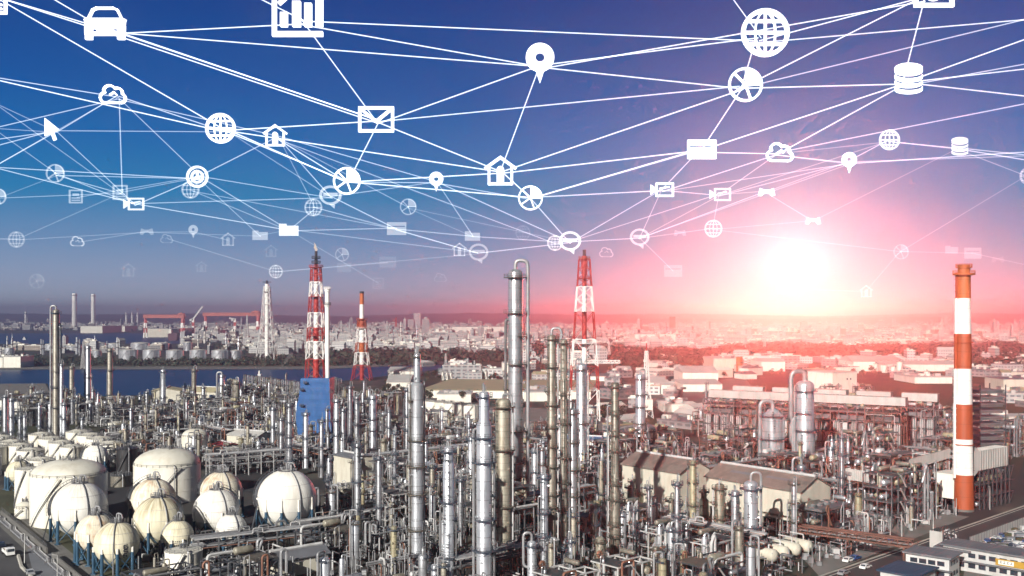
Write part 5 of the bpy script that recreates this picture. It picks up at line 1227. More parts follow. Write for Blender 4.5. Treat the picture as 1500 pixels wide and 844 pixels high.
def car(c, rz, mat, label, truck=False, group=None, auto=None):
    t = thing('truck' if truck else 'parked_car', label, 'truck' if truck else 'car', (c[0], c[1], .02), rz, group, auto, h=1)
    L_, W = (7.2, 2.3) if truck else (4.5, 1.8); m = MB()
    if truck:
        m.box(1.6, 3.6, -1.15, 1.15, .6, 2.7); m.box(-3.6, 1.5, -1.15, 1.15, .75, 1.0); 
        for y in (-1.13, 1.05): m.box(-3.6, 1.5, y, y+.08, 1.0, 1.7)
        m.box(-3.6, -3.5, -1.05, 1.05, 1.0, 1.7); m.build('body', mat, t, smooth=False)
        m = MB(); m.box(3.6, 3.64, -1, 1, 1.6, 2.5); m.box(2.6, 3.4, -1.18, 1.18, 1.7, 2.5); m.build('windscreen', 'window_glass', t, smooth=False)
        m = MB(); m.ball((-1.2, 0, 1.35), 1.0, 12, 8, .6); m.ball((.4, 0, 1.3), .8, 12, 8, .6); m.box(-3.4, 1.3, -1, 1, 1.02, 1.4); m.build('load', 'load', t)
        wx = (-2.5, 2.5)
    else:
        P = [(-2.25, .35), (-2.25, .85), (-1.7, .98), (-1.3, 1.42), (.55, 1.42), (1.15, .98), (2.1, .82), (2.25, .6), (2.25, .35)]
        m.add([(x, -.9, z) for x, z in P]+[(x, .9, z) for x, z in P], [tuple(range(9)), tuple(range(17, 8, -1))]+[(i, i+9, (i+1) % 9+9, (i+1) % 9) for i in range(9)]); m.build('body', mat, t, smooth=False)
        m = MB(); m.add([(-1.62, -.92, 1.0), (1.05, -.92, 1.0), (.5, -.92, 1.36), (-1.25, -.92, 1.36), (-1.62, .92, 1.0), (1.05, .92, 1.0), (.5, .92, 1.36), (-1.25, .92, 1.36)], [(0, 1, 2, 3), (7, 6, 5, 4)]); m.add([(1.17, -.75, 1.0), (1.17, .75, 1.0), (.62, .72, 1.39), (.62, -.72, 1.39), (-1.72, -.75, 1.0), (-1.72, .75, 1.0), (-1.35, .72, 1.39), (-1.35, -.72, 1.39)], [(0, 1, 2, 3), (4, 7, 6, 5)]); m.build('window', 'window_glass', t, smooth=False)
        wx = (-1.4, 1.4)
    for x in wx:
        for y in (-W/2+.05, W/2-.05): m = MB(); m.lathe([(.01, -.12), (.36, -.12), (.36, .12), (.01, .12)], 12, (x, y, .36), axis='y'); m.build('wheel', 'tyre', t)
    return t
lrz = math.atan2(262-395, -112+215)
car(G(12, 813), lrz, 'car_white', 'white loaded flatbed truck driving on the left road', True)
car(G(2, 801), lrz, 'car_dark', 'dark car behind the white truck on the left road')
car(G(44, 842), lrz, 'car_silver', 'silver car by the kerb at the bottom left')
for i, (x, y, mt, lab) in enumerate([(1243, 823, 'car_white', 'white car parked on the plant road kerb, left one'), (1253, 820, 'car_blue', 'blue car parked on the plant road kerb, right one'), (1268, 833, 'car_white', 'white car out on the plant road'), (1236, 842, 'car_silver', 'silver car on the plant road at the bottom'), (1308, 792, 'car_blue', 'blue car on the side street near the fence gate')]):
    car(G(x, y), orz, mt, lab)
qq = random.Random(5)
for i in range(80):
    x, y = qq.uniform(1425, 1530), qq.uniform(783, 812)
    if y < 800-(x-1425)*.30: continue
    car(G(x, y), orz+qq.choice([0, PI/2])+qq.uniform(-.1, .1), qq.choice(['car_white', 'car_silver', 'car_white', 'car_blue', 'car_dark']), None, group='cars crowded in the yard', auto='car parked in the crowded yard')
ys = MB(); qy = random.Random(8)
for i in range(260):
    x, y = qy.uniform(1418, 1540), qy.uniform(772, 815)
    if y < 803-(x-1418)*.36: continue
    v = G(x, y); s_ = qy.uniform(.4, 1.5); ys.mi = qy.choice([0, 1, 2, 3]); ys.ball((v.x, v.y, 0), s_, 6, 4, qy.uniform(.4, 1)) if qy.random() < .5 else ys.box(v.x-s_, v.x+s_, v.y-s_*.6, v.y+s_*.6, 0, s_*qy.uniform(.5, 1.6))
o = ys.build('yard_scrap', ['wall_grey', 'slab_blue', 'grass', 'pipe_white']); o['kind'] = 'stuff'
def lamp(c, h, rz, label=None, auto=None, group=None):
    t = thing('street_lamp', label, 'street lamp', (c[0], c[1], 0), rz, group, auto, h=h/2)
    m = MB(); m.tube([(0, 0, 0), (0, 0, h)], [.16, .09], 7); m.build('pole', 'lamp_grey', t)
    m = MB(); m.pipe([(0, 0, h-.3), (0, 0, h+.1), (-1.8, 0, h+.2)], .07, 6); m.build('arm', 'lamp_grey', t)
    m = MB(); m.box(-2.6, -1.6, -.18, .18, h+.1, h+.3); m.build('lamp_head', 'pipe_grey', t, smooth=False)
lamp(G(36, 826), 9, 0, 'tall street lamp by the kerb of the left road'); lamp(G(84, 856), 8, 0, 'street lamp on the blue grey forecourt at the bottom')
for (x, y, lab) in ((1304, 797, 'lamp pole at the corner of the side street'), (1321, 790, 'yellowish lamp pole beside the side street'), (1367, 788, 'lamp pole nearest the fenced manifold'), (1450, 747, 'lamp pole beside the striped chimney trestle')): lamp(G(x, y), 9, 1, lab)
# timber retaining edge, trench and pipes along the left road
la_, lb_ = Vector((-191, 381)), Vector((-118, 281)); ld_ = (lb_-la_).normalized()
t = thing('retaining_wall', 'low dark retaining wall between the left road and ball tanks', 'wall', (la_.x, la_.y, 0), math.atan2(ld_.y, ld_.x))
m = MB(); L_ = (lb_-la_).length; m.box(0, L_*.62, .6, 1.1, 0, 2.0); m.box(L_*.68, L_, .6, 1.1, 0, 2.0); m.build('wall', 'concrete', t, smooth=False)
m = MB()
for zz in (2.6, 3.1): m.tube([(0, .85, zz), (L_*.62, .85, zz)], .06, 5)
for i in range(24): m.bar((i*L_*.62/24, .85, 2), (i*L_*.62/24, .85, 3.1), .07)
m.build('railing', 'steel_grey', t)
t = thing('trench_pipes', 'bundle of pipes lying along the left road edge', 'pipes', (la_.x, la_.y, 0), math.atan2(ld_.y, ld_.x))
for i in range(4):
    m = MB(); y = -.2-i*.55; P = [(0, y, .5)]
    for s_ in range(6): u = (s_+.6)*L_/6.4; P += [(u, y, .5), (u, y, 1.2+.2*i), (u+2, y, 1.2+.2*i), (u+2, y, .5)]
    m.pipe(P+[(L_, y, .5)], .2, 7); m.build('pipe', ['pipe_white', 'pipe_silver', 'pipe_grey', 'pipe_silver'][i], t)
m = MB(); [m.box(i*4-.2, i*4+.2, -2.2, .2, 0, .35) for i in range(int(L_/4)+1)]; m.build('sleeper', 'concrete', t, smooth=False)
m = MB(); P = [G(27, 815), G(32, 832), G(48, 848)]
t = thing('kerb_island', 'curved pale kerb island under the tall street lamp', 'kerb', (P[0].x, P[0].y, 0)); m.tube([(p-P[0])+Vector((0, 0, .2)) for p in P], .55, 6); m.build('stone', 'kerb', t)
# fenced manifold by the road
c = G(1385, 806); t = thing('road_manifold', 'dark pipe and valve stand beside the plant road with tall panel', 'manifold', (c.x, c.y, 0), orz, lm='the fenced manifold', h=4)
m = MB(); m.box(-7, -6.6, -2.0, 2.0, 0, 7); m.build('panel', 'wall_grey', t, smooth=False)
m = MB()
for i in range(5):
    for y in (-2, 2): m.bar((-6+i*2.7, y, 0), (-6+i*2.7, y, 7), .25)
for z in (3, 6.8):
    for y in (-2, 2): m.bar((-6, y, z), (5, y, z), .22)
m.build('frame', 'steel_dark', t, smooth=False)
for i in range(10): m = MB(); xx = -5.5+i*1.1; m.pipe([(xx, -2.4, .2), (xx, -2.4, 2+i % 4), (xx+.6, 1, 2+i % 4), (xx+.6, 1, 6)], .2, 6); m.build('pipe', PIPEM[i % 6], t)
# red steel gantry at the bottom
c = G(1268, 818); t = thing('pipe_bridge', 'rust red pipe bridge over the side yard', 'pipe bridge', (c.x, c.y, 0), GRZ-PI/2+.2, lm='the rust red pipe bridge', h=6)
m = MB()
for z in (5.5, 7.5):
    for y in (-1.5, 1.5): m.bar((-24, y, z), (14, y, z), .5)
for i in range(13):
    for y in (-1.5, 1.5): m.bar((-24+i*3.1, y, 5.5), (-24+i*3.1, y, 7.5), .25); m.bar((-24+i*3.1, y, 5.5), (-21+i*3.1, y, 7.5), .2)
for x_ in (-22, -5, 12):
    for y in (-1.5, 1.5): m.bar((x_, y, 0), (x_, y, 5.5), .6)
m.build('truss', 'steel_brown', t, smooth=False)
for i in range(4): m = MB(); m.tube([(-25, -1.1+i*.7, 6.2), (15, -1.1+i*.7, 6.2)], .22, 7); m.build('pipe', 'pipe_rust' if i % 2 else 'pipe_grey', t)
# ------------------------------------------------------------ warehouses and mid distance buildings
def block(x0, x1, yt, yb_, dep, label=None, wall='wall_white', roof='roof_pale', auto=None, group=None, lm=None, rz=0.0, name='warehouse', cat='building', gable=0, tex=None, roofbits=True):
    d = D(yb_); W = (x1-x0)*d/F; h = max(4.0, Z(yt, d)); c = Vector((X((x0+x1)/2, d), d+dep/2, 0))
    t = thing(name, label, cat, (c.x, c.y, 0), rz, group, auto, lm, h=h*.6)
    m = MB(); m.box(-W/2, W/2, -dep/2, dep/2, 0, h); m.build('wall', tex or wall, t, smooth=False)
    m = MB()
    if gable:
        m.add([(-W/2-.5, -dep/2-.5, h+.02), (W/2+.5, -dep/2-.5, h+.02), (W/2+.5, dep/2+.5, h+.02), (-W/2-.5, dep/2+.5, h+.02), (-W/2-.5, 0, h+gable), (W/2+.5, 0, h+gable)], [(0, 1, 5, 4), (2, 3, 4, 5), (1, 2, 5), (3, 0, 4), (3, 2, 1, 0)])
    else:
        m.box(-W/2-.3, W/2+.3, -dep/2-.3, dep/2+.3, h+.02, h+.7)
    m.build('roof', roof, t, smooth=False)
    if roofbits and not gable:
        for i in range(5): m = MB(); a, b, s_ = R.uniform(-W*.45, W*.4), R.uniform(-dep*.4, dep*.4), R.uniform(1.5, 4); m.box(a, a+s_*1.6, b, b+s_, h+.71, h+.71+R.uniform(1, 3)); m.build('roof_unit', R.choice(['wall_grey', 'pipe_grey', 'wall_white']), t, smooth=False)
    return t
block(628, 880, 573, 584, 150, 'huge flat olive roofed warehouse behind the joined tanks', roof='roof_olive', lm='the olive roofed warehouse', wall='wall_white', rz=-.12)
block(648, 705, 536, 556, 25, 'pale five storey block left of the tallest column', wall='wall_grey', lm='the five storey block', tex='facade_grey')
block(706, 735, 541, 556, 30, 'white block with windows right of the five storey one', tex='facade_white')
block(735, 760, 532, 547, 30, 'white hall behind the tallest column', roof='roof_pale')
block(568, 612, 544, 552, 60, 'long white shed between the orange tipped chimney and near water', gable=4)
block(640, 690, 578, 590, 40, 'white warehouse wing before the olive roof', roof='roof_pale')
block(566, 600, 560, 571, 60, 'pale domed roof hall beside the orange tipped chimney', gable=6)
block(600, 655, 606, 612, 20, 'low pale shed beyond the joined tanks', roof='roof_grey')
block(768, 806, 575, 588, 40, 'white flat warehouse right of the tallest column', roof='roof_pale')
block(1000, 1052, 546, 562, 60, 'cream gabled hall with rounded roof in the red glow', gable=6, lm='the glowing gabled hall')
block(1000, 1058, 563, 574, 70, 'wide pale apron building below the glowing gabled hall', roof='roof_pale', gable=3)
block(955, 982, 564, 578, 40, 'small cream gabled building near the slender mast', gable=4)
block(972, 1024, 594, 604, 30, 'cream long block with white barrel roofs', roof='wall_white', lm='the barrel roofed block')
block(906, 925, 542, 549, 40, 'small white gabled building behind the dull caged column', gable=4)
block(1020, 1052, 506, 518, 80, 'white four storey office with windows by the red woods', tex='facade_white', lm='the four storey office')
block(980, 1020, 507, 517, 80, 'long white office with window rows left of the four storey one', tex='facade_white')
block(930, 990, 490, 505, 120, 'large flat cream factory block in the far city', roof='roof_pale')
block(966, 1000, 523, 532, 60, 'white low building at the edge of the red woods', tex='facade_white')
block(1045, 1085, 526, 540, 80, 'wide pale hall beside the orange silo', roof='roof_pale', wall='wall_cream')
block(1088, 1112, 538, 547, 50, 'pink white hall right of the orange silo', roof='roof_pale')
block(1115, 1150, 530, 544, 60, 'pale glowing hall behind the broad tall vessel', gable=4)
block(1250, 1282, 530, 544, 60, 'white gabled building right of the pale cube building', gable=7)
block(1282, 1324, 528, 539, 80, 'long building with window rows beyond the furnaces', tex='facade_white', gable=5)
block(1290, 1402, 534, 544, 40, 'very long low pale roof beyond the furnaces', gable=4)
block(1219, 1290, 500, 507, 120, 'long pale factory roof right of the pink glow', roof='roof_pale')
block(1340, 1395, 553, 562, 60, 'pale warehouse cut by the striped chimney', roof='roof_pale')
block(1458, 1530, 520, 527, 90, 'long white roof in the woods at the right edge', roof='roof_pale')
block(1462, 1560, 612, 630, 22, 'low white shed behind the finned cooler', roof='roof_pale')
block(1470, 1530, 556, 572, 40, 'dark roofed plant building at the right edge', roof='roof_slate', wall='wall_cream')
block(606, 616, 459, 480, 60, 'white tower block standing over the far city', tex='facade_white', lm='the white tower block', name='tower_block', roofbits=False)
block(597, 606, 468, 481, 60, 'shorter white block left of the white tower block', tex='facade_white', roofbits=False)
block(662, 740, 479, 492, 200, 'cluster like long white factory in the far city', roof='roof_pale')
block(590, 680, 503, 512, 60, 'long white shed on the far bank behind the stepped column', roof='roof_pale')
block(668, 710, 512, 521, 80, 'pale boxy warehouse with side windows on the far bank', tex='facade_grey')
block(5, 30, 523, 539, 40, 'white cube building at the left water edge', roof='roof_pale'); block(-14, 4, 524, 539, 40, 'white building cut by the left picture edge', roof='roof_pale')
block(118, 150, 478, 488, 200, 'power station hall below the tall white stacks', roof='roof_pale'); block(165, 183, 478, 486, 150, 'pale power station annex across the far water', roof='roof_pale')
block(212, 262, 482, 494, 150, 'cream shipyard hall under the left gantry crane', roof='roof_pale', wall='wall_cream'); block(302, 322, 484, 492, 100, 'dark shipyard hall under the right gantry crane', wall='steel_navy')
block(362, 384, 478, 492, 100, 'white open shipyard shed left of the white lattice tower', wall='wall_white')
d = D(545); t = thing('orange_silo', 'orange brown silo beside pale halls in the glow', 'silo', (X(1083, d), d, 0), lm='the orange silo', h=20); m = MB(); m.cyl((0, 0, 0), 4, 0, Z(523, d), 18); m.build('shell', 'paint_orange', t); m = MB(); m.lathe([(4.05, Z(532, d)), (4.3, Z(532, d)), (4.3, Z(530, d)), (4.05, Z(530, d))], 18); m.build('band', 'steel_brown', t)

qs = random.Random(13); SH = []
while len(SH) < 70:
    px, py = qs.uniform(620, 1540), qs.uniform(536, 634)
    if py > 600 and not 860 < px < 1060: continue
    if px > 1060 and py > 556+(px-1060)*.0 and px < 1420: continue
    if 620 < px < 900 and 560 < py < 606: continue
    d = D(py); x = X(px, d)
    W, dp, h = qs.uniform(10, 34), qs.uniform(12, 30), qs.uniform(4, 9)
    if any(abs(x-a)*1.0 < (W+w2)*.62 and abs(d-b) < (dp+d2)*.6 for a, b, w2, d2 in SH): continue
    SH.append((x, d, W, dp)); g_ = qs.random() < .4; px2 = W/2*F/d
    lk = 'pale gabled works shed' if g_ else 'pale flat works shed'
    o = block(px-px2, px+px2, py-h*F/d, py, dp, None, qs.choice(['wall_white', 'wall_white', 'wall_cream', 'wall_grey']), qs.choice(['roof_pale', 'wall_white', 'roof_grey', 'roof_pale', 'roof_slate', 'roof_olive']), auto=lk, group='works sheds around the plant', name='works_shed', gable=3 if g_ else 0, tex=qs.choice([None, 'facade_white', 'facade_grey']), rz=qs.choice([.3, -.2, .65, .65+PI/2]))

# ------------------------------------------------------------ the far city: 300 single buildings, the rest one mass
CT = []
for i in range(9):
    qk = random.Random(900+i); m = MB(); W, Dp, h = qk.uniform(14, 46), qk.uniform(12, 34), qk.choice([6, 7, 8, 9, 11, 14, 18])
    m.mi = 0; m.box(-W/2, W/2, -Dp/2, Dp/2, 0, h); m.mi = 1
    if i % 9 == 0: m.add([(-W/2-.5, -Dp/2-.5, h), (W/2+.5, -Dp/2-.5, h), (W/2+.5, Dp/2+.5, h), (-W/2-.5, Dp/2+.5, h), (-W/2-.5, 0, h+4), (W/2+.5, 0, h+4)], [(0, 1, 5, 4), (2, 3, 4, 5), (1, 2, 5), (3, 0, 4)])
    else:
        m.box(-W/2-.3, W/2+.3, -Dp/2-.3, Dp/2+.3, h+.02, h+.8); m.box(-W*.3, -W*.1, -Dp*.2, Dp*.2, h+.82, h+3.2); m.box(W*.15, W*.3, -Dp*.3, 0, h+.82, h+2.2)
    CT.append((m, m.mesh('city_building', [['facade_white', 'facade_grey', 'facade_white', 'facade_tan'][i % 4], ['roof_pale', 'wall_white', 'roof_grey', 'wall_white', 'roof_pale'][i % 5]])))
CLOOK = ['gabled', 'flat roofed', 'grey roofed', 'low', 'flat roofed', 'white', 'low', 'flat roofed', 'grey roofed']
qc = random.Random(77)
def in_wood(px, py):
    if px < 640: return 519 < py < 541
    if py < 478: return qc.random() < .6
    k = math.sin(px*.021)*6
    return (512+k < py < 534+k and 770 < px < 1110) or (508+k*.6 < py < 531 and px >= 1110) or (498 < py < 504 and 780 < px < 900)
def city_ok(px, py):
    if px < 270 and 484 < py < 507: return False
    if px < 640 and (519 < py): return False
    if px < 360 and 500 < py < 519: return qc.random() < .12
    if 585 < px < 628 and 494 < py < 503: return False
    return not in_wood(px, py)
spots = []
while len(spots) < 6200:
    px = qc.uniform(-40, 1540); d = math.exp(qc.uniform(math.log(1480 if px > 700 else 1900), math.log(7300)))
    py = 460+F*CH/d
    if py > 522 and not px > 760: continue
    if py > 534: continue
    if city_ok(px, py): spots.append((d, px))
spots.sort()
mass = MB(); near = []
for n, (d, px) in enumerate(spots):
    x = X(px, d); i = qc.randrange(9); s_ = qc.uniform(.35, .8)*(2.0 if qc.random() < .10 else 1); rz = qc.uniform(-.5, .5)+(PI/2 if qc.random() < .4 else 0); hz = qc.uniform(.7, 1.3)*(2.4 if i % 9 and d > 2600 and qc.random() < .05 else 1)
    if n < 300:
        o = bpy.data.objects.new('city_building', CT[i][1]); COL.objects.link(o); o.location = (x, d, 0); o.rotation_euler.z = rz; o.scale = (s_, s_, hz)
        tagit(o, None, 'building', 'pale buildings of the distant city', 'small pale %s city building' % CLOOK[i], None, (x, d, 4))
    else:
        m = CT[i][0]; b = len(mass.v); c, sn = math.cos(rz)*s_, math.sin(rz)*s_
        mass.v += [(v[0]*c-v[1]*sn+x, v[0]*sn+v[1]*c+d, v[2]*hz) for v in m.v]; mass.f += [tuple(k+b for k in f) for f in m.f]; mass.m += [(i % 3)*2+k for k in m.m]
o = mass.build('distant_city', ['facade_white', 'roof_pale', 'facade_grey', 'wall_white', 'facade_tan', 'wall_white'], smooth=False); o['kind'] = 'stuff'
# slim masts and pylons dotted over the city
pm_ = MB()
for (x, yt, yb_, lab) in ((362, 462, 500, None), (500, 470, 505, None), (512, 474, 506, None), (567, 470, 507, None), (580, 465, 500, 'red'), (768, 474, 520, 'red'), (800, 478, 515, None), (1090, 492, 516, None), (1120, 495, 518, None), (1140, 485, 505, None), (1278, 488, 500, None), (1297, 490, 502, None), (1462, 470, 500, None), (1487, 468, 492, None), (892, 500, 528, None), (653, 518, 548, None), (122, 500, 540, None), (695, 528, 552, None), (685, 525, 550, None), (1355, 518, 530, None), (1242, 470, 482, None), (1380, 470, 500, None), (671, 527, 552, None)):
    d = D(yb_); t = thing('radio_mast', None, 'mast', (X(x, d), d, 0), auto='thin red white lattice mast' if lab else 'thin pale lattice mast', group='thin masts over the far city', h=20)
    lattice(MB(), d, yb_, [(yt, yt+(yb_-yt)*.4, 1, 2.4, 1 if lab else 0), (yt+(yb_-yt)*.4, yb_, 2.4, 6, 0)], t=.28*d/1000+.2, bay=1.2).build('lattice', ['steel_white', 'paint_red'], t, smooth=False)
for i in range(80):     # the complex of slim columns and tanks beyond the water
    x = qc.uniform(280, 760) if i < 42 else qc.uniform(880, 1000) if i < 60 else qc.uniform(-10, 180); yb_ = qc.uniform(497, 519) if i < 60 else qc.uniform(513, 522); d = D(yb_); px = d/F; h = qc.uniform(8, 30)*px; r = qc.uniform(.8, 1.9)*px
    t = thing('far_column', None, 'column', (X(x, d), d, 0), auto='slim pale far column', group='slim columns beyond the water', h=h*.6)
    m = MB(); m.lathe([(r, 0), (r, h*.7), (r*.7, h*.72), (r*.7, h), (.01, h)], 9); m.build('shell', qc.choice(['silver_bright', 'silver', 'pipe_white', 'wall_white']), t)
    m = MB(); [m.lathe([(r, h*k), (r*1.6, h*k), (r*1.6, h*k+1.2), (r, h*k+1.2)], 9) for k in (.4, .68)]; m.build('platform', 'steel_dark', t)

# ------------------------------------------------------------ woods and trees
def leafmass(m, c, rx, ry, rz, n, s_, q):
    for _ in range(n):
        u, v, w_ = q.gauss(0, 1), q.gauss(0, 1), q.gauss(0, 1); L_ = math.sqrt(u*u+v*v+w_*w_) or 1; k = q.uniform(.55, 1.05)
        p = Vector((c[0]+u/L_*rx*k, c[1]+v/L_*ry*k, c[2]+w_/L_*rz*k)); nrm = Vector((u/L_+q.uniform(-.5, .5), v/L_+q.uniform(-.5, .5), w_/L_+q.uniform(0, .9))).normalized()
        a = nrm.orthogonal().normalized(); b = nrm.cross(a); t = q.uniform(0, 6.28); a, b = a*math.cos(t)+b*math.sin(t), b*math.cos(t)-a*math.sin(t); e = s_*q.uniform(.6, 1.3); m.mi = 0 if q.random() < .68 else 1
        m.add([p-a*e, p-b*e*.6+nrm*.1*e, p+a*e, p+b*e*.6], [(0, 1, 2, 3)])
qt = random.Random(21); wood = MB(); n = 0
def scatter(px0, px1, py0, py1, count, fn=None, rs=1.0):
    for _ in range(count):
        px, py = qt.uniform(px0, px1), qt.uniform(py0, py1)
        if fn and not fn(px, py): continue
        d = D(py); r = qt.uniform(5, 10)*rs
        leafmass(wood, (X(px, d), d, r*.75), r*1.1, r, r*.85, 17, r*.5, qt)
scatter(-30, 480, 523, 537, 420, lambda x, y: not (170 < x < 350 and y < 530), .55); scatter(-30, 640, 530, 536, 300, None, .6); scatter(480, 640, 520, 533, 150); scatter(560, 760, 520, 531, 180)
scatter(770, 1110, 512, 536, 1000, lambda x, y: 512+math.sin(x*.021)*6 < y < 534+math.sin(x*.021)*6); scatter(1110, 1540, 508, 531, 700); scatter(1290, 1540, 528, 541, 260, lambda x, y: y < 528+(x-1290)*.06)
scatter(-40, 1540, 475.5, 486, 380); scatter(640, 1540, 484, 520, 520); scatter(300, 640, 484, 518, 160); scatter(640, 1540, 486, 500, 200)
o = wood.build('woodland', ['leaf', 'leaf_light'], smooth=False); o['kind'] = 'stuff'
TT = []
for i in range(4):
    qk = random.Random(40+i); cm = MB(); H = qk.uniform(7, 11)
    for k in range(6): leafmass(cm, (qk.uniform(-1.6, 1.6), qk.uniform(-1.6, 1.6), H*.55+qk.uniform(-1.5, 2.2)), 2.1, 2.1, 1.6, 55, .55, qk)
    tm = MB(); tm.tube([(0, 0, 0), (.1, .1, H*.35), (.2, 0, H*.62)], [.35, .25, .1], 7)
    for k in range(4): a = k*1.6+i; tm.tube([(.1, .05, H*.35), (math.cos(a)*1.5, math.sin(a)*1.5, H*.6)], [.14, .04], 5)
    TT.append((cm.mesh('crown', ['leaf', 'leaf_light'], False), tm.mesh('trunk', ['bark'])))
TS = [(qt.uniform(620, 700), qt.uniform(583, 590)) for _ in range(14)]+[(qt.uniform(560, 612), qt.uniform(562, 600)) for _ in range(18)]+[(qt.uniform(715, 745), qt.uniform(552, 560)) for _ in range(9)]+[(qt.uniform(622, 645), qt.uniform(552, 558)) for _ in range(7)]+[(qt.uniform(770, 1000), qt.uniform(536, 548)) for _ in range(22)]+[(qt.uniform(880, 960), qt.uniform(600, 632)) for _ in range(8)]+[(qt.uniform(1480, 1540), qt.uniform(630, 642)) for _ in range(6)]+[(qt.uniform(1050, 1290), qt.uniform(546, 556)) for _ in range(20)]
for (x, y) in TS:
    d = D(y); s_ = qt.uniform(.7, 1.25); a, b = qt.choice(TT); t = thing('tree', None, 'tree', (X(x, d), d, 0), qt.uniform(0, 6), 'small trees between the warehouses', 'small dark round tree', h=6)
    for nm, me in (('crown', a), ('trunk', b)): o = bpy.data.objects.new(nm, me); COL.objects.link(o); o.parent = t
    t.scale = (s_, s_, s_)
# loose clutter that nobody could count: debris and small valves between the units
jm = MB(); qj = random.Random(3)
cl = 0
while cl < 9000:
    d = qj.uniform(285, 760); px = qj.uniform(-20, 1520); py = 460+F*CH/d
    if not allowed(px, py): continue
    x = X(px, d); k = qj.random(); jm.mi = qj.choice([0, 0, 1, 2, 3]); s_ = qj.uniform(.4, 1.0)
    if k < .45: h = qj.uniform(2, 7); jm.tube([(x, d, 0), (x, d, h)], qj.uniform(.1, .28), 5)
    elif k < .75: a = qj.choice([AX, BX])*qj.uniform(2, 6); z = qj.uniform(.5, 6); jm.tube([(x, d, z), (x+a.x, d+a.y, z)], qj.uniform(.1, .3), 5); jm.bar((x, d, 0), (x, d, z), .15)
    else: jm.box(x-s_, x+s_, d-s_, d+s_, 0, s_*qj.uniform(1, 2.5))
    cl += 1
o = jm.build('pipework_clutter', ['pipe_silver', 'pipe_grey', 'pipe_white', 'steel_grey']); o['kind'] = 'stuff'

# ------------------------------------------------------------ steam
def steam(x, y, yb_, name, label, dens, tilt):
    d = D(yb_); px = d/F; m = MB(); n = 7
    for i in range(n):
        u = i/(n-1); m.ball((tilt*u*14*px, 0, 24*u*px+1), (1.2+2.6*u)*px, 14, 10)
    mt = bpy.data.materials.new('steam'); mt.use_nodes = True; k = mt.node_tree; k.nodes.clear(); o = k.nodes.new('ShaderNodeOutputMaterial'); v = k.nodes.new('ShaderNodeVolumePrincipled'); v.inputs['Density'].default_value = dens; v.inputs['Color'].default_value = (.97, .97, .97, 1); k.links.new(v.outputs[0], o.inputs['Volume']); MATS['steam'] = mt
    o = m.build('steam', 'steam', None, (X(x, d), d, Z(y, d))); o['kind'] = 'stuff'
steam(348, 528, 588, 'a', None, .05, .7); steam(408, 545, 588, 'b', None, .05, 1.3)
# ------------------------------------------------------------ glowing icon network hung over the plant
HN = 50.0             # the network hangs this high above the viewer
SKY = []; SKYLM = []
class Gl:
    def __init__(s): s.m = MB(); s.t = .05
    def ext(s, poly):
        n = len(poly); s.t += .0007
        s.m.add([(x, -s.t, z) for x, z in poly]+[(x, s.t, z) for x, z in poly], [tuple(range(n)), tuple(range(2*n-1, n-1, -1))]+[(i, i+n, (i+1) % n+n, (i+1) % n) for i in range(n)]); return s
    def rect(s, x0, x1, z0, z1): return s.ext([(x0, z0), (x1, z0), (x1, z1), (x0, z1)])
    def ring(s, c, r0, r1, a0=0, a1=2*PI, n=40, ex=1.0):
        full = abs(a1-a0-2*PI) < 1e-5; k = n if full else n+1; s.t += .0007; vs = []
        for y in (-s.t, s.t):
            for r in (r0, r1): vs += [(c[0]+r*ex*math.cos(a0+(a1-a0)*i/n), y, c[1]+r*math.sin(a0+(a1-a0)*i/n)) for i in range(k)]
        fs = []
        for i in range(n):
            j = (i+1) % k; fs += [(i, j, k+j, k+i), (2*k+i, 3*k+i, 3*k+j, 2*k+j), (k+i, k+j, 3*k+j, 3*k+i), (i, 2*k+i, 2*k+j, j)]
        s.m.add(vs, fs); return s
    def disc(s, c, r, n=36, ex=1.0): return s.ext([(c[0]+r*ex*math.cos(2*PI*i/n), c[1]+r*math.sin(2*PI*i/n)) for i in range(n)])
    def line(s, pts, w):
        for (a, b), (c, d) in zip(pts, pts[1:]):
            dx, dz = c-a, d-b; L_ = math.hypot(dx, dz); px, pz = -dz/L_*w/2, dx/L_*w/2; ex, ez = dx/L_*w*.3, dz/L_*w*.3
            s.ext([(a+px-ex, b+pz-ez), (a-px-ex, b-pz-ez), (c-px+ex, d-pz+ez), (c+px+ex, d+pz+ez)])
        return s
    def frame(s, x0, x1, z0, z1, w): return s.rect(x0, x1, z0, z0+w).rect(x0, x1, z1-w, z1).rect(x0, x0+w, z0+w, z1-w).rect(x1-w, x1, z0+w, z1-w)
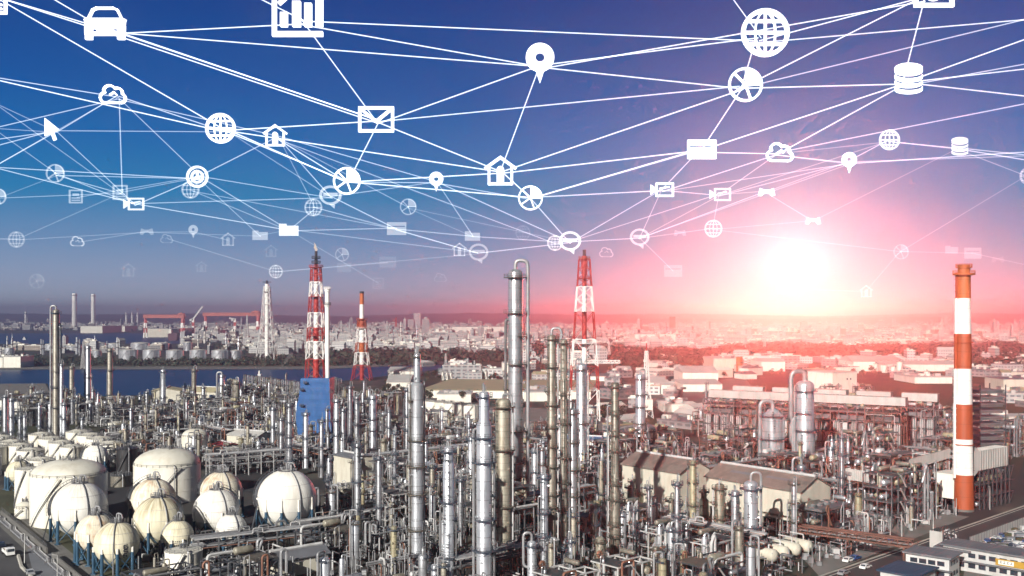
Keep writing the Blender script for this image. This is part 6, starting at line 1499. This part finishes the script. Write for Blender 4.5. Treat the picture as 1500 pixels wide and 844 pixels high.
def glyph(k):
    g = Gl()
    if k == 'car':
        g.ext([(-.50, .13), (-.42, .16), (.42, .16), (.50, .13), (.48, .1), (.46, -.08), (-.46, -.08), (-.48, .1)]); g.rect(-.46, -.3, -.34, -.02).rect(.3, .46, -.34, -.02); g.rect(-.46, .46, -.24, -.16).rect(-.18, .18, -.17, -.06)
        g.line([(-.4, .14), (-.29, .36), (-.2, .4), (.2, .4), (.29, .36), (.4, .14)], .04); g.rect(-.47, -.42, -.2, 0).rect(.42, .47, -.2, 0)
    elif k == 'chart':
        g.rect(-.5, -.42, -.45, .7).rect(-.42, .5, -.45, -.36); g.rect(-.34, -.2, -.26, .02).rect(-.1, .06, -.26, .24).rect(.14, .28, -.26, .2).rect(.36, .5, -.26, .42); g.line([(-.36, .2), (-.05, .48), (.12, .36), (.48, .68)], .06)
    elif k == 'pin':
        g.ring((0, .15), .13, .40); g.ext([(-.12, -.2), (.12, -.2), (0, -.58)])
    elif k == 'globe':
        g.ring((0, 0), .42, .5); g.ring((0, 0), .42, .47, ex=.47); g.rect(-.02, .02, -.45, .45).rect(-.45, .45, -.025, .025); g.line([(-.38, .24), (.38, .24)], .05).line([(-.38, -.24), (.38, -.24)], .05)
    elif k == 'pie':
        g.ring((0, 0), .44, .5); g.ext([(0, 0)]+[(.47*math.cos(a), .47*math.sin(a)) for a in [PI/2*i/10 for i in range(11)]])
        for a in (135, 215, 290): g.line([(0, 0), (.45*math.cos(math.radians(a)), .45*math.sin(math.radians(a)))], .05)
        g.line([(0, 0), (.45, 0)], .04)
    elif k == 'house':
        g.line([(-.5, .1), (0, .46), (.5, .1)], .09); g.line([(-.38, .12), (-.38, -.42), (.38, -.42), (.38, .12)], .08); g.rect(-.12, .12, -.4, .05); g.ring((0, .05), .01, .12, 0, PI, 12)
    elif k == 'envelope':
        g.frame(-.5, .5, -.36, .36, .075); g.line([(-.44, .3), (0, -.06), (.44, .3)], .075)
    elif k == 'card':
        g.rect(-.5, .5, -.33, .08).rect(-.5, .5, .15, .33)
        g.rect(-.5, .5, .08, .15) if False else None
        g.rect(-.5, -.44, .08, .15).rect(.44, .5, .08, .15)
    elif k == 'folder':
        g.ext([(-.5, -.3), (.5, -.3), (.5, .22), (-.5, .22)]).rect(-.5, -.12, .22, .32)
    elif k == 'database':
        g.disc((0, .36), .5, ex=1.0) if False else None
        for i in range(4): z = .28-i*.2; g.ext([(.45*math.cos(a), z+.13*math.sin(a)-.0) for a in [PI+PI*j/14 for j in range(15)]]+[(.45*math.cos(a), z+.12+.13*math.sin(a)) for a in [2*PI-PI*j/14 for j in range(15)]])
        g.ext([(.45*math.cos(2*PI*j/30), .43+.15*math.sin(2*PI*j/30)) for j in range(30)])
    elif k == 'cloud':
        P = []
        for (cx, cz, r, a0, a1) in ((-.28, -.1, .2, 270, 95), (-.12, .12, .24, 165, 30), (.18, .06, .2, 110, 0), (.32, -.14, .17, 70, -90)):
            P += [(cx+r*math.cos(math.radians(a0+(a1-a0)*i/8)), cz+r*math.sin(math.radians(a0+(a1-a0)*i/8))) for i in range(9)]
        g.line(P+[P[0]], .07); g.line([(-.1, 0), (.05, .1), (.15, .0)], .05)
    elif k == 'cursor':
        g.ext([(-.3, .5), (.3, .02), (-.3, -.28)]); g.ext([(-.08, -.02), (.03, .03), (.2, -.42), (.08, -.48)])
    elif k == 'video':
        g.frame(-.28, .5, -.3, .3, .075); g.ext([(-.5, .22), (-.3, .08), (-.3, -.08), (-.5, -.22)]); g.line([(-.1, .05), (.3, .12)], .06)
    elif k == 'camera':
        g.frame(-.5, .5, -.42, .38, .09); g.ring((0, .0), .16, .26); g.rect(-.2, .2, .38, .5)
    elif k == 'gear':
        g.ring((0, 0), .40, .5); g.ring((0, 0), .2, .3); g.rect(-.05, .05, 0, .3).rect(-.12, .12, -.12, .0)
    elif k == 'speech':
        g.ring((0, .06), .34, .44, ex=1.15); g.ext([(-.05, -.36), (.2, -.36), (.18, -.55)]); g.line([(-.28, .1), (.28, .1)], .14)
    elif k == 'gamepad':
        g.ext([(-.5, -.22), (-.4, .22), (-.15, .12), (.15, .12), (.4, .22), (.5, -.22), (.3, -.26), (.15, -.08), (-.15, -.08), (-.3, -.26)])
    elif k == 'chip':
        g.frame(-.45, .45, -.45, .45, .09); g.rect(-.2, .2, .05, .2).line([(-.25, -.1), (.25, -.1)], .07).line([(-.25, -.25), (.25, -.25)], .07)
    return g.m
NAMES = dict(car='car', chart='bar chart', pin='map pin', globe='wire globe', pie='pie chart', house='house', envelope='envelope', card='bank card', folder='folder', database='coin stack', cloud='cloud', cursor='arrow cursor', video='video camera', camera='photo camera', gear='power dial', speech='speech bubble', gamepad='game pad', chip='framed page')
ICONS = dict(car=(154, 37, 62, 'car', 1), chart=(436, 20, 74, 'chart', 1), pin1=(791, 92, 52, 'pin', 1), globe1=(1121, 48, 70, 'globe', 1), cam1=(1368, -14, 58, 'camera', 1), pie1=(1092, 124, 50, 'pie', 1), db1=(1331, 118, 44, 'database', 1), env=(551, 175, 52, 'envelope', 1), globe2=(323, 188, 44, 'globe', 1), house1=(403, 199, 33, 'house', .9), cloud1=(165, 139, 38, 'cloud', .9), cur=(76, 190, 34, 'cursor', .9), pie2=(508, 265, 40, 'pie', 1), house2=(733, 251, 44, 'house', 1), pie3=(777, 290, 36, 'pie', .9), pin2=(639, 266, 26, 'pin', .9), card1=(1028, 219, 42, 'card', 1), cloud2=(1142, 224, 38, 'cloud', .9), globe3=(1303, 205, 30, 'globe', .6), db2=(1406, 216, 26, 'database', .6), pin3=(1244, 238, 27, 'pin', .9), gear=(289, 259, 32, 'gear', .9), vid1=(196, 299, 30, 'video', .7), pie4=(81, 254, 27, 'pie', .4), chip1=(111, 288, 22, 'chip', .3), chip2=(176, 282, 24, 'chip', .4), globe4=(279, 278, 26, 'globe', .3), globe5=(459, 304, 26, 'globe', .4), sp1=(484, 288, 32, 'speech', .5), fold1=(423, 337, 28, 'folder', .9), card2=(581, 335, 28, 'card', .5), vid2=(970, 278, 34, 'video', .9), vid3=(1055, 285, 31, 'video', .7), gp1=(1123, 281, 25, 'gamepad', .8), gp2=(1191, 323, 23, 'gamepad', .6), globe6=(1045, 335, 26, 'globe', .6), sp2=(937, 349, 28, 'speech', .6), globe7=(813, 356, 23, 'globe', .6), sp3=(835, 355, 32, 'speech', .9), pie5=(598, 303, 24, 'pie', .3), fold2=(692, 346, 22, 'folder', .5), house3=(673, 366, 20, 'house', .5), sp4=(701, 371, 28, 'speech', .5), fold3=(381, 345, 22, 'folder', .5), pin4=(283, 339, 17, 'pin', .5), gp3=(215, 339, 20, 'gamepad', .4), globe8=(24, 351, 24, 'globe', .4), cloud3=(113, 354, 20, 'cloud', .3), cloud4=(244, 350, 18, 'cloud', .2), house4=(334, 351, 20, 'house', .3), globe9=(404, 398, 20, 'globe', .5), pie6=(501, 373, 20, 'pie', .3), pie7=(1320, 369, 22, 'pie', .4), card3=(986, 397, 26, 'card', .4), house5=(1269, 427, 18, 'house', .5), house6=(1147, 422, 18, 'house', .6), cloud5=(888, 370, 20, 'cloud', .3), card4=(568, 384, 24, 'card', .2), card5=(504, 392, 20, 'card', .2), house7=(188, 396, 20, 'house', .2), pie8=(54, 412, 22, 'pie', .2), house8=(295, 391, 16, 'house', .2), card6=(1425, 371, 24, 'card', .3), house9=(554, 415, 18, 'chip', .2), gp4=(996, 341, 18, 'gamepad', .3), gp5=(766, 341, 22, 'globe', .2), cloud6=(645, 407, 18, 'cloud', .2), card7=(1394, 366, 18, 'folder', .4), gp6=(1462, 380, 18, 'gamepad', .2), cloud7=(397, 368, 18, 'house', .2), edge1=(-3, 288, 24, 'pie', .4), edge2=(1507, 258, 26, 'globe', .4), edge3=(-8, 3, 40, 'chip', 1))
GMESH = {}
def npos(x, y):
    d = F*HN/(460.0-y); return Vector((X(x, d), d, CH+HN))
def alpha_mat(pre, a): return '%s_%d' % (pre, max(1, min(10, round(a*10))))
for key, (x, y, sz, kind, al) in ICONS.items():
    p = npos(x, y); al = al*(.62 if y > 325 else .85 if y > 250 and sz < 33 else 1); mt = alpha_mat('hologram', al)
    if (kind, mt) not in GMESH: GMESH[(kind, mt)] = glyph(kind).mesh('network_icon', [mt], False)
    o = bpy.data.objects.new(kind+'_icon' if kind not in ('pin', 'gear', 'cam') else {'pin': 'map_pin_icon', 'gear': 'dial_icon'}[kind], GMESH[(kind, mt)]); COL.objects.link(o)
    o.location = p; s_ = sz*p.y/F; o.scale = (s_, s_, s_)
    o['category'] = 'icon'; o['group'] = 'glowing network icons in the sky'
    big = 'large ' if sz >= 40 else ('small ' if sz < 30 else ''); adj = 'bright ' if al >= .8 else ('pale ' if al >= .5 else 'faint ')
    SKY.append((o, '%s%swhite %s icon' % (big, adj, NAMES[kind]), (x, y)))
    if key in ('car', 'chart', 'pin1', 'globe1', 'cam1', 'db1', 'env', 'globe2', 'cur', 'house2', 'card1', 'gear', 'cloud1', 'cloud2', 'pie1', 'pin3', 'sp3', 'fold1', 'vid2', 'pie2'):
        SKYLM.append(({'car': 'the car icon', 'chart': 'the bar chart icon', 'pin1': 'the big map pin', 'globe1': 'the biggest globe', 'cam1': 'the photo camera', 'db1': 'the big coin stack', 'env': 'the envelope', 'globe2': 'the sharp left globe', 'cur': 'the arrow cursor', 'house2': 'the big house icon', 'card1': 'the bright bank card', 'gear': 'the power dial', 'cloud1': 'the left cloud icon', 'cloud2': 'the bright right cloud', 'pie1': 'the big pie chart', 'pin3': 'the pin above the glow', 'sp3': 'the bright speech bubble', 'fold1': 'the bright folder', 'vid2': 'the bright video camera', 'pie2': 'the pie below the envelope'}[key], (x, y), o))
OFF = dict(a=(-10, -6), b=(-10, 116), c=(-10, 113), d=(-10, 188), e=(-10, 245), f=(-10, 205), g=(-10, 215), h=(-10, 150), i=(1512, 28), j=(1512, 26), k=(1512, 54), l=(1512, 92), m=(1512, 100), n=(1512, 142), o=(1512, 150), p=(1512, 236), q=(1512, 228), r=(60, -12), s=(1066, -12), t=(1515, 222), u=(-10, 350), v=(360, -12), w=(1512, 390))
LINES = '''a car 1;a car 1;r car 1;a globe2 1;car chart 1;car pin1 1;car env 1;car env 1;car env .9;v chart 1;chart globe1 1;chart pin1 1;chart env 1;env pin1 1;env pie1 .9;env house2 1;env pie2 1;env globe2 1;pin1 pie1 1;pin1 house2 1;pin1 globe1 1;pin1 cam1 1;globe1 cam1 1;s globe1 1;globe1 i .9;globe1 pie1 1;pie1 cam1 1;pie1 db1 1;pie1 j .7;pie1 card1 1;pie1 house2 1;house2 card1 1;house2 pie3 1;house2 globe2 1;house2 pie2 1;pie2 globe2 1;pie2 globe2 .9;pie2 pie3 1;pie2 house1 .8;b globe2 1;c cloud1 .6;cloud1 house1 .5;cloud1 globe2 .6;cloud1 cur .5;cloud1 d .5;cur f .5;cur g .5;cur e .5;cur globe2 .4;cur vid1 .4;cur h .3;cloud1 chip2 .5;cloud1 gear .4;house1 gear .5;house1 pin2 .5;house1 sp1 .5;house1 globe7 .4;db1 cam1 1;db1 k 1;db1 l .6;db1 m .9;db1 n .9;db1 card1 1;db1 cloud2 .9;cloud2 card1 .9;cloud2 o .7;cloud2 pin3 .6;cloud2 vid2 .6;cloud2 vid3 .4;card1 pie3 .9;card1 vid2 .6;pie3 vid2 .8;pie3 card1 .6;pie3 sp3 .7;pin2 pie3 .5;pin2 pie2 .5;pin2 sp3 .5;pin2 fold2 .4;pin2 sp1 .4;gear pie4 .4;gear e .5;gear vid1 .5;gear sp1 .4;gear fold1 .4;vid1 sp1 .4;vid1 fold1 .5;vid1 pie4 .4;vid1 e .5;fold1 globe5 .4;fold1 card2 .4;fold1 sp4 .3;card2 sp1 .5;card2 sp4 .5;card2 fold2 .4;fold2 sp3 .4;sp4 sp3 .5;sp3 vid2 .5;sp3 vid3 .4;sp3 sp2 .5;vid2 sp2 .4;vid2 vid3 .5;vid2 pin3 .4;vid3 pin3 .4;vid3 globe6 .3;globe3 pin3 .5;globe3 db2 .6;globe3 vid3 .3;db2 p .6;db2 q .5;pin3 t .7;pin3 q .4;db2 edge2 .3;gp1 gp2 .3;gp1 sp2 .4;gp2 db2 .2;globe6 gp2 .2;sp2 pin3 .3;sp2 globe6 .3;sp2 card3 .3;globe8 gp3 .2;gp3 pin4 .2;globe8 u .3;globe8 chip2 .2;pie4 edge1 .2;edge2 pie7 .2;pie7 globe6 .2;pie7 house5 .2;house6 house5 .2;card6 w .2;pie7 card6 .2;globe9 sp4 .2;globe9 card4 .2;house9 fold1 .2;cloud4 globe9 .2;gear fold3 .3;globe2 sp1 .3;cloud1 e .3;cur d .3;h vid1 .3;pie4 chip2 .4;pie4 d .3;edge1 chip2 .3;chip1 gear .3;chip2 gear .3;globe4 fold1 .3;globe4 card2 .3;globe5 card2 .3;globe5 sp4 .2;house1 globe5 .3;house1 pie5 .3;pie5 fold2 .2;pie5 sp3 .2;globe3 db2 .3;globe3 cloud2 .3;pin3 cloud2 .3;vid3 gp1 .3;sp2 vid3 .3;gp1 pin3 .3;cloud3 gp3 .2;gp3 fold3 .2;fold3 fold1 .2;house4 pin4 .2'''
LN = 0
for ln in LINES.replace('\n', '').split(';'):
    ka, kb, al = ln.split(); al = float(al)
    def end(k):
        if k in ICONS: return npos(ICONS[k][0], ICONS[k][1])+Vector((R.uniform(-.5, .5), .35*ICONS[k][2]*.2, R.uniform(-.5, .5)))
        return npos(*OFF[k])
    A, B = end(ka), end(kb); w0, w1 = (.54+.28*al)*A.y/F, (.54+.28*al)*B.y/F
    m = MB(); n = 6; m.tube([A+(B-A)*i/n for i in range(n+1)], [w0+(w1-w0)*i/n for i in range(n+1)], 6)
    o = m.build('network_line', alpha_mat('beam', al*.92)); o['category'] = 'line'; o['group'] = 'glowing network lines in the sky'
    def nm(k): return NAMES[ICONS[k][3]] if k in ICONS else ('the left edge' if OFF[k][0] < 0 else 'the right edge' if OFF[k][0] > 1400 else 'the top edge')
    ys = [ICONS[k][1] if k in ICONS else OFF[k][1] for k in (ka, kb)]; xs = [ICONS[k][0] if k in ICONS else OFF[k][0] for k in (ka, kb)]
    SKY.append((o, ('bright' if al > .8 else 'pale' if al > .45 else 'faint')+' line from '+nm(ka)+' to '+nm(kb), (sum(xs)/2, sum(ys)/2)))

# ------------------------------------------------------------ the air
hz = MB(); hz.box(-7300, 7300, -300, 9300, -1.5, CH+HN+16)
hm_ = bpy.data.materials.new('haze_air'); hm_.use_nodes = True; k = hm_.node_tree; k.nodes.clear()
o_ = k.nodes.new('ShaderNodeOutputMaterial'); v_ = k.nodes.new('ShaderNodeVolumePrincipled'); v_.inputs['Density'].default_value = HAZE_D; v_.inputs['Anisotropy'].default_value = HAZE_G; v_.inputs['Color'].default_value = (.93, .95, 1, 1)
k.links.new(v_.outputs[0], o_.inputs['Volume']); MATS['haze_air'] = hm_
if HAZE_D > 0: h_ = hz.build('haze', 'haze_air', smooth=False); h_['kind'] = 'stuff'

# ------------------------------------------------------------ labels that single each thing out
ORD = ['', 'second', 'third', 'fourth', 'fifth', 'sixth', 'seventh', 'eighth', 'ninth', 'tenth', 'eleventh', 'twelfth']
def best_lm(p):
    for r in ('right of ', 'left of ', 'above ', 'below '):
        if p.startswith(r): return p[len(r):]
    return p
def relation(a, b, sky):
    dx, dy = a[0]-b[0], a[1]-b[1]
    if abs(dx) > abs(dy)*1.1: return 'right of' if dx > 0 else 'left of'
    return (('above' if dy < 0 else 'below') if sky else ('beyond' if dy < 0 else 'in front of'))
def autolabel(items, lms, sky, short=False):
    used = {}; out = []
    for (o, look, s) in items:
        best = sorted((math.hypot(s[0]-l[1][0], (s[1]-l[1][1])*1.6), l) for l in lms if l[2] is not o)
        out.append((best[0][0], o, '%s %s' % (relation(s, best[0][1][1], sky), best[0][1][0]), look))
    out.sort(key=lambda a: a[0])
    for (_, o, place, look) in out:
        k = (look, place); n = used.get(k, 0); used[k] = n+1
        if short: lab = '%s, %snearest %s' % (look, ORD[n]+' ' if n else '', best_lm(place))
        elif n == 0: lab = '%s, nearest %s' % (look, place)
        elif n < 12: lab = '%s, %s nearest %s' % (look, ORD[n], place)
        else: lab = '%s, among those farther off %s' % (look, place)
        o['label'] = lab
autolabel([(o, a, s) for (o, l, a, s) in THINGS if a], [(p, s, o) for (p, s, o) in LANDMARKS], False)
autolabel([(o, a, s) for (o, a, s) in SKY if o['category'] == 'icon'], SKYLM, True)
lc = {}
for (o, a, s) in SKY:
    if o['category'] != 'icon': lc.setdefault(a, []).append((o, s))
for a, l in lc.items():
    if len(l) == 1: l[0][0]['label'] = a
    else: autolabel([(o, a, s) for o, s in l], SKYLM, True, True)
print('objects', len(bpy.data.objects), 'things', len(THINGS)+len(SKY))
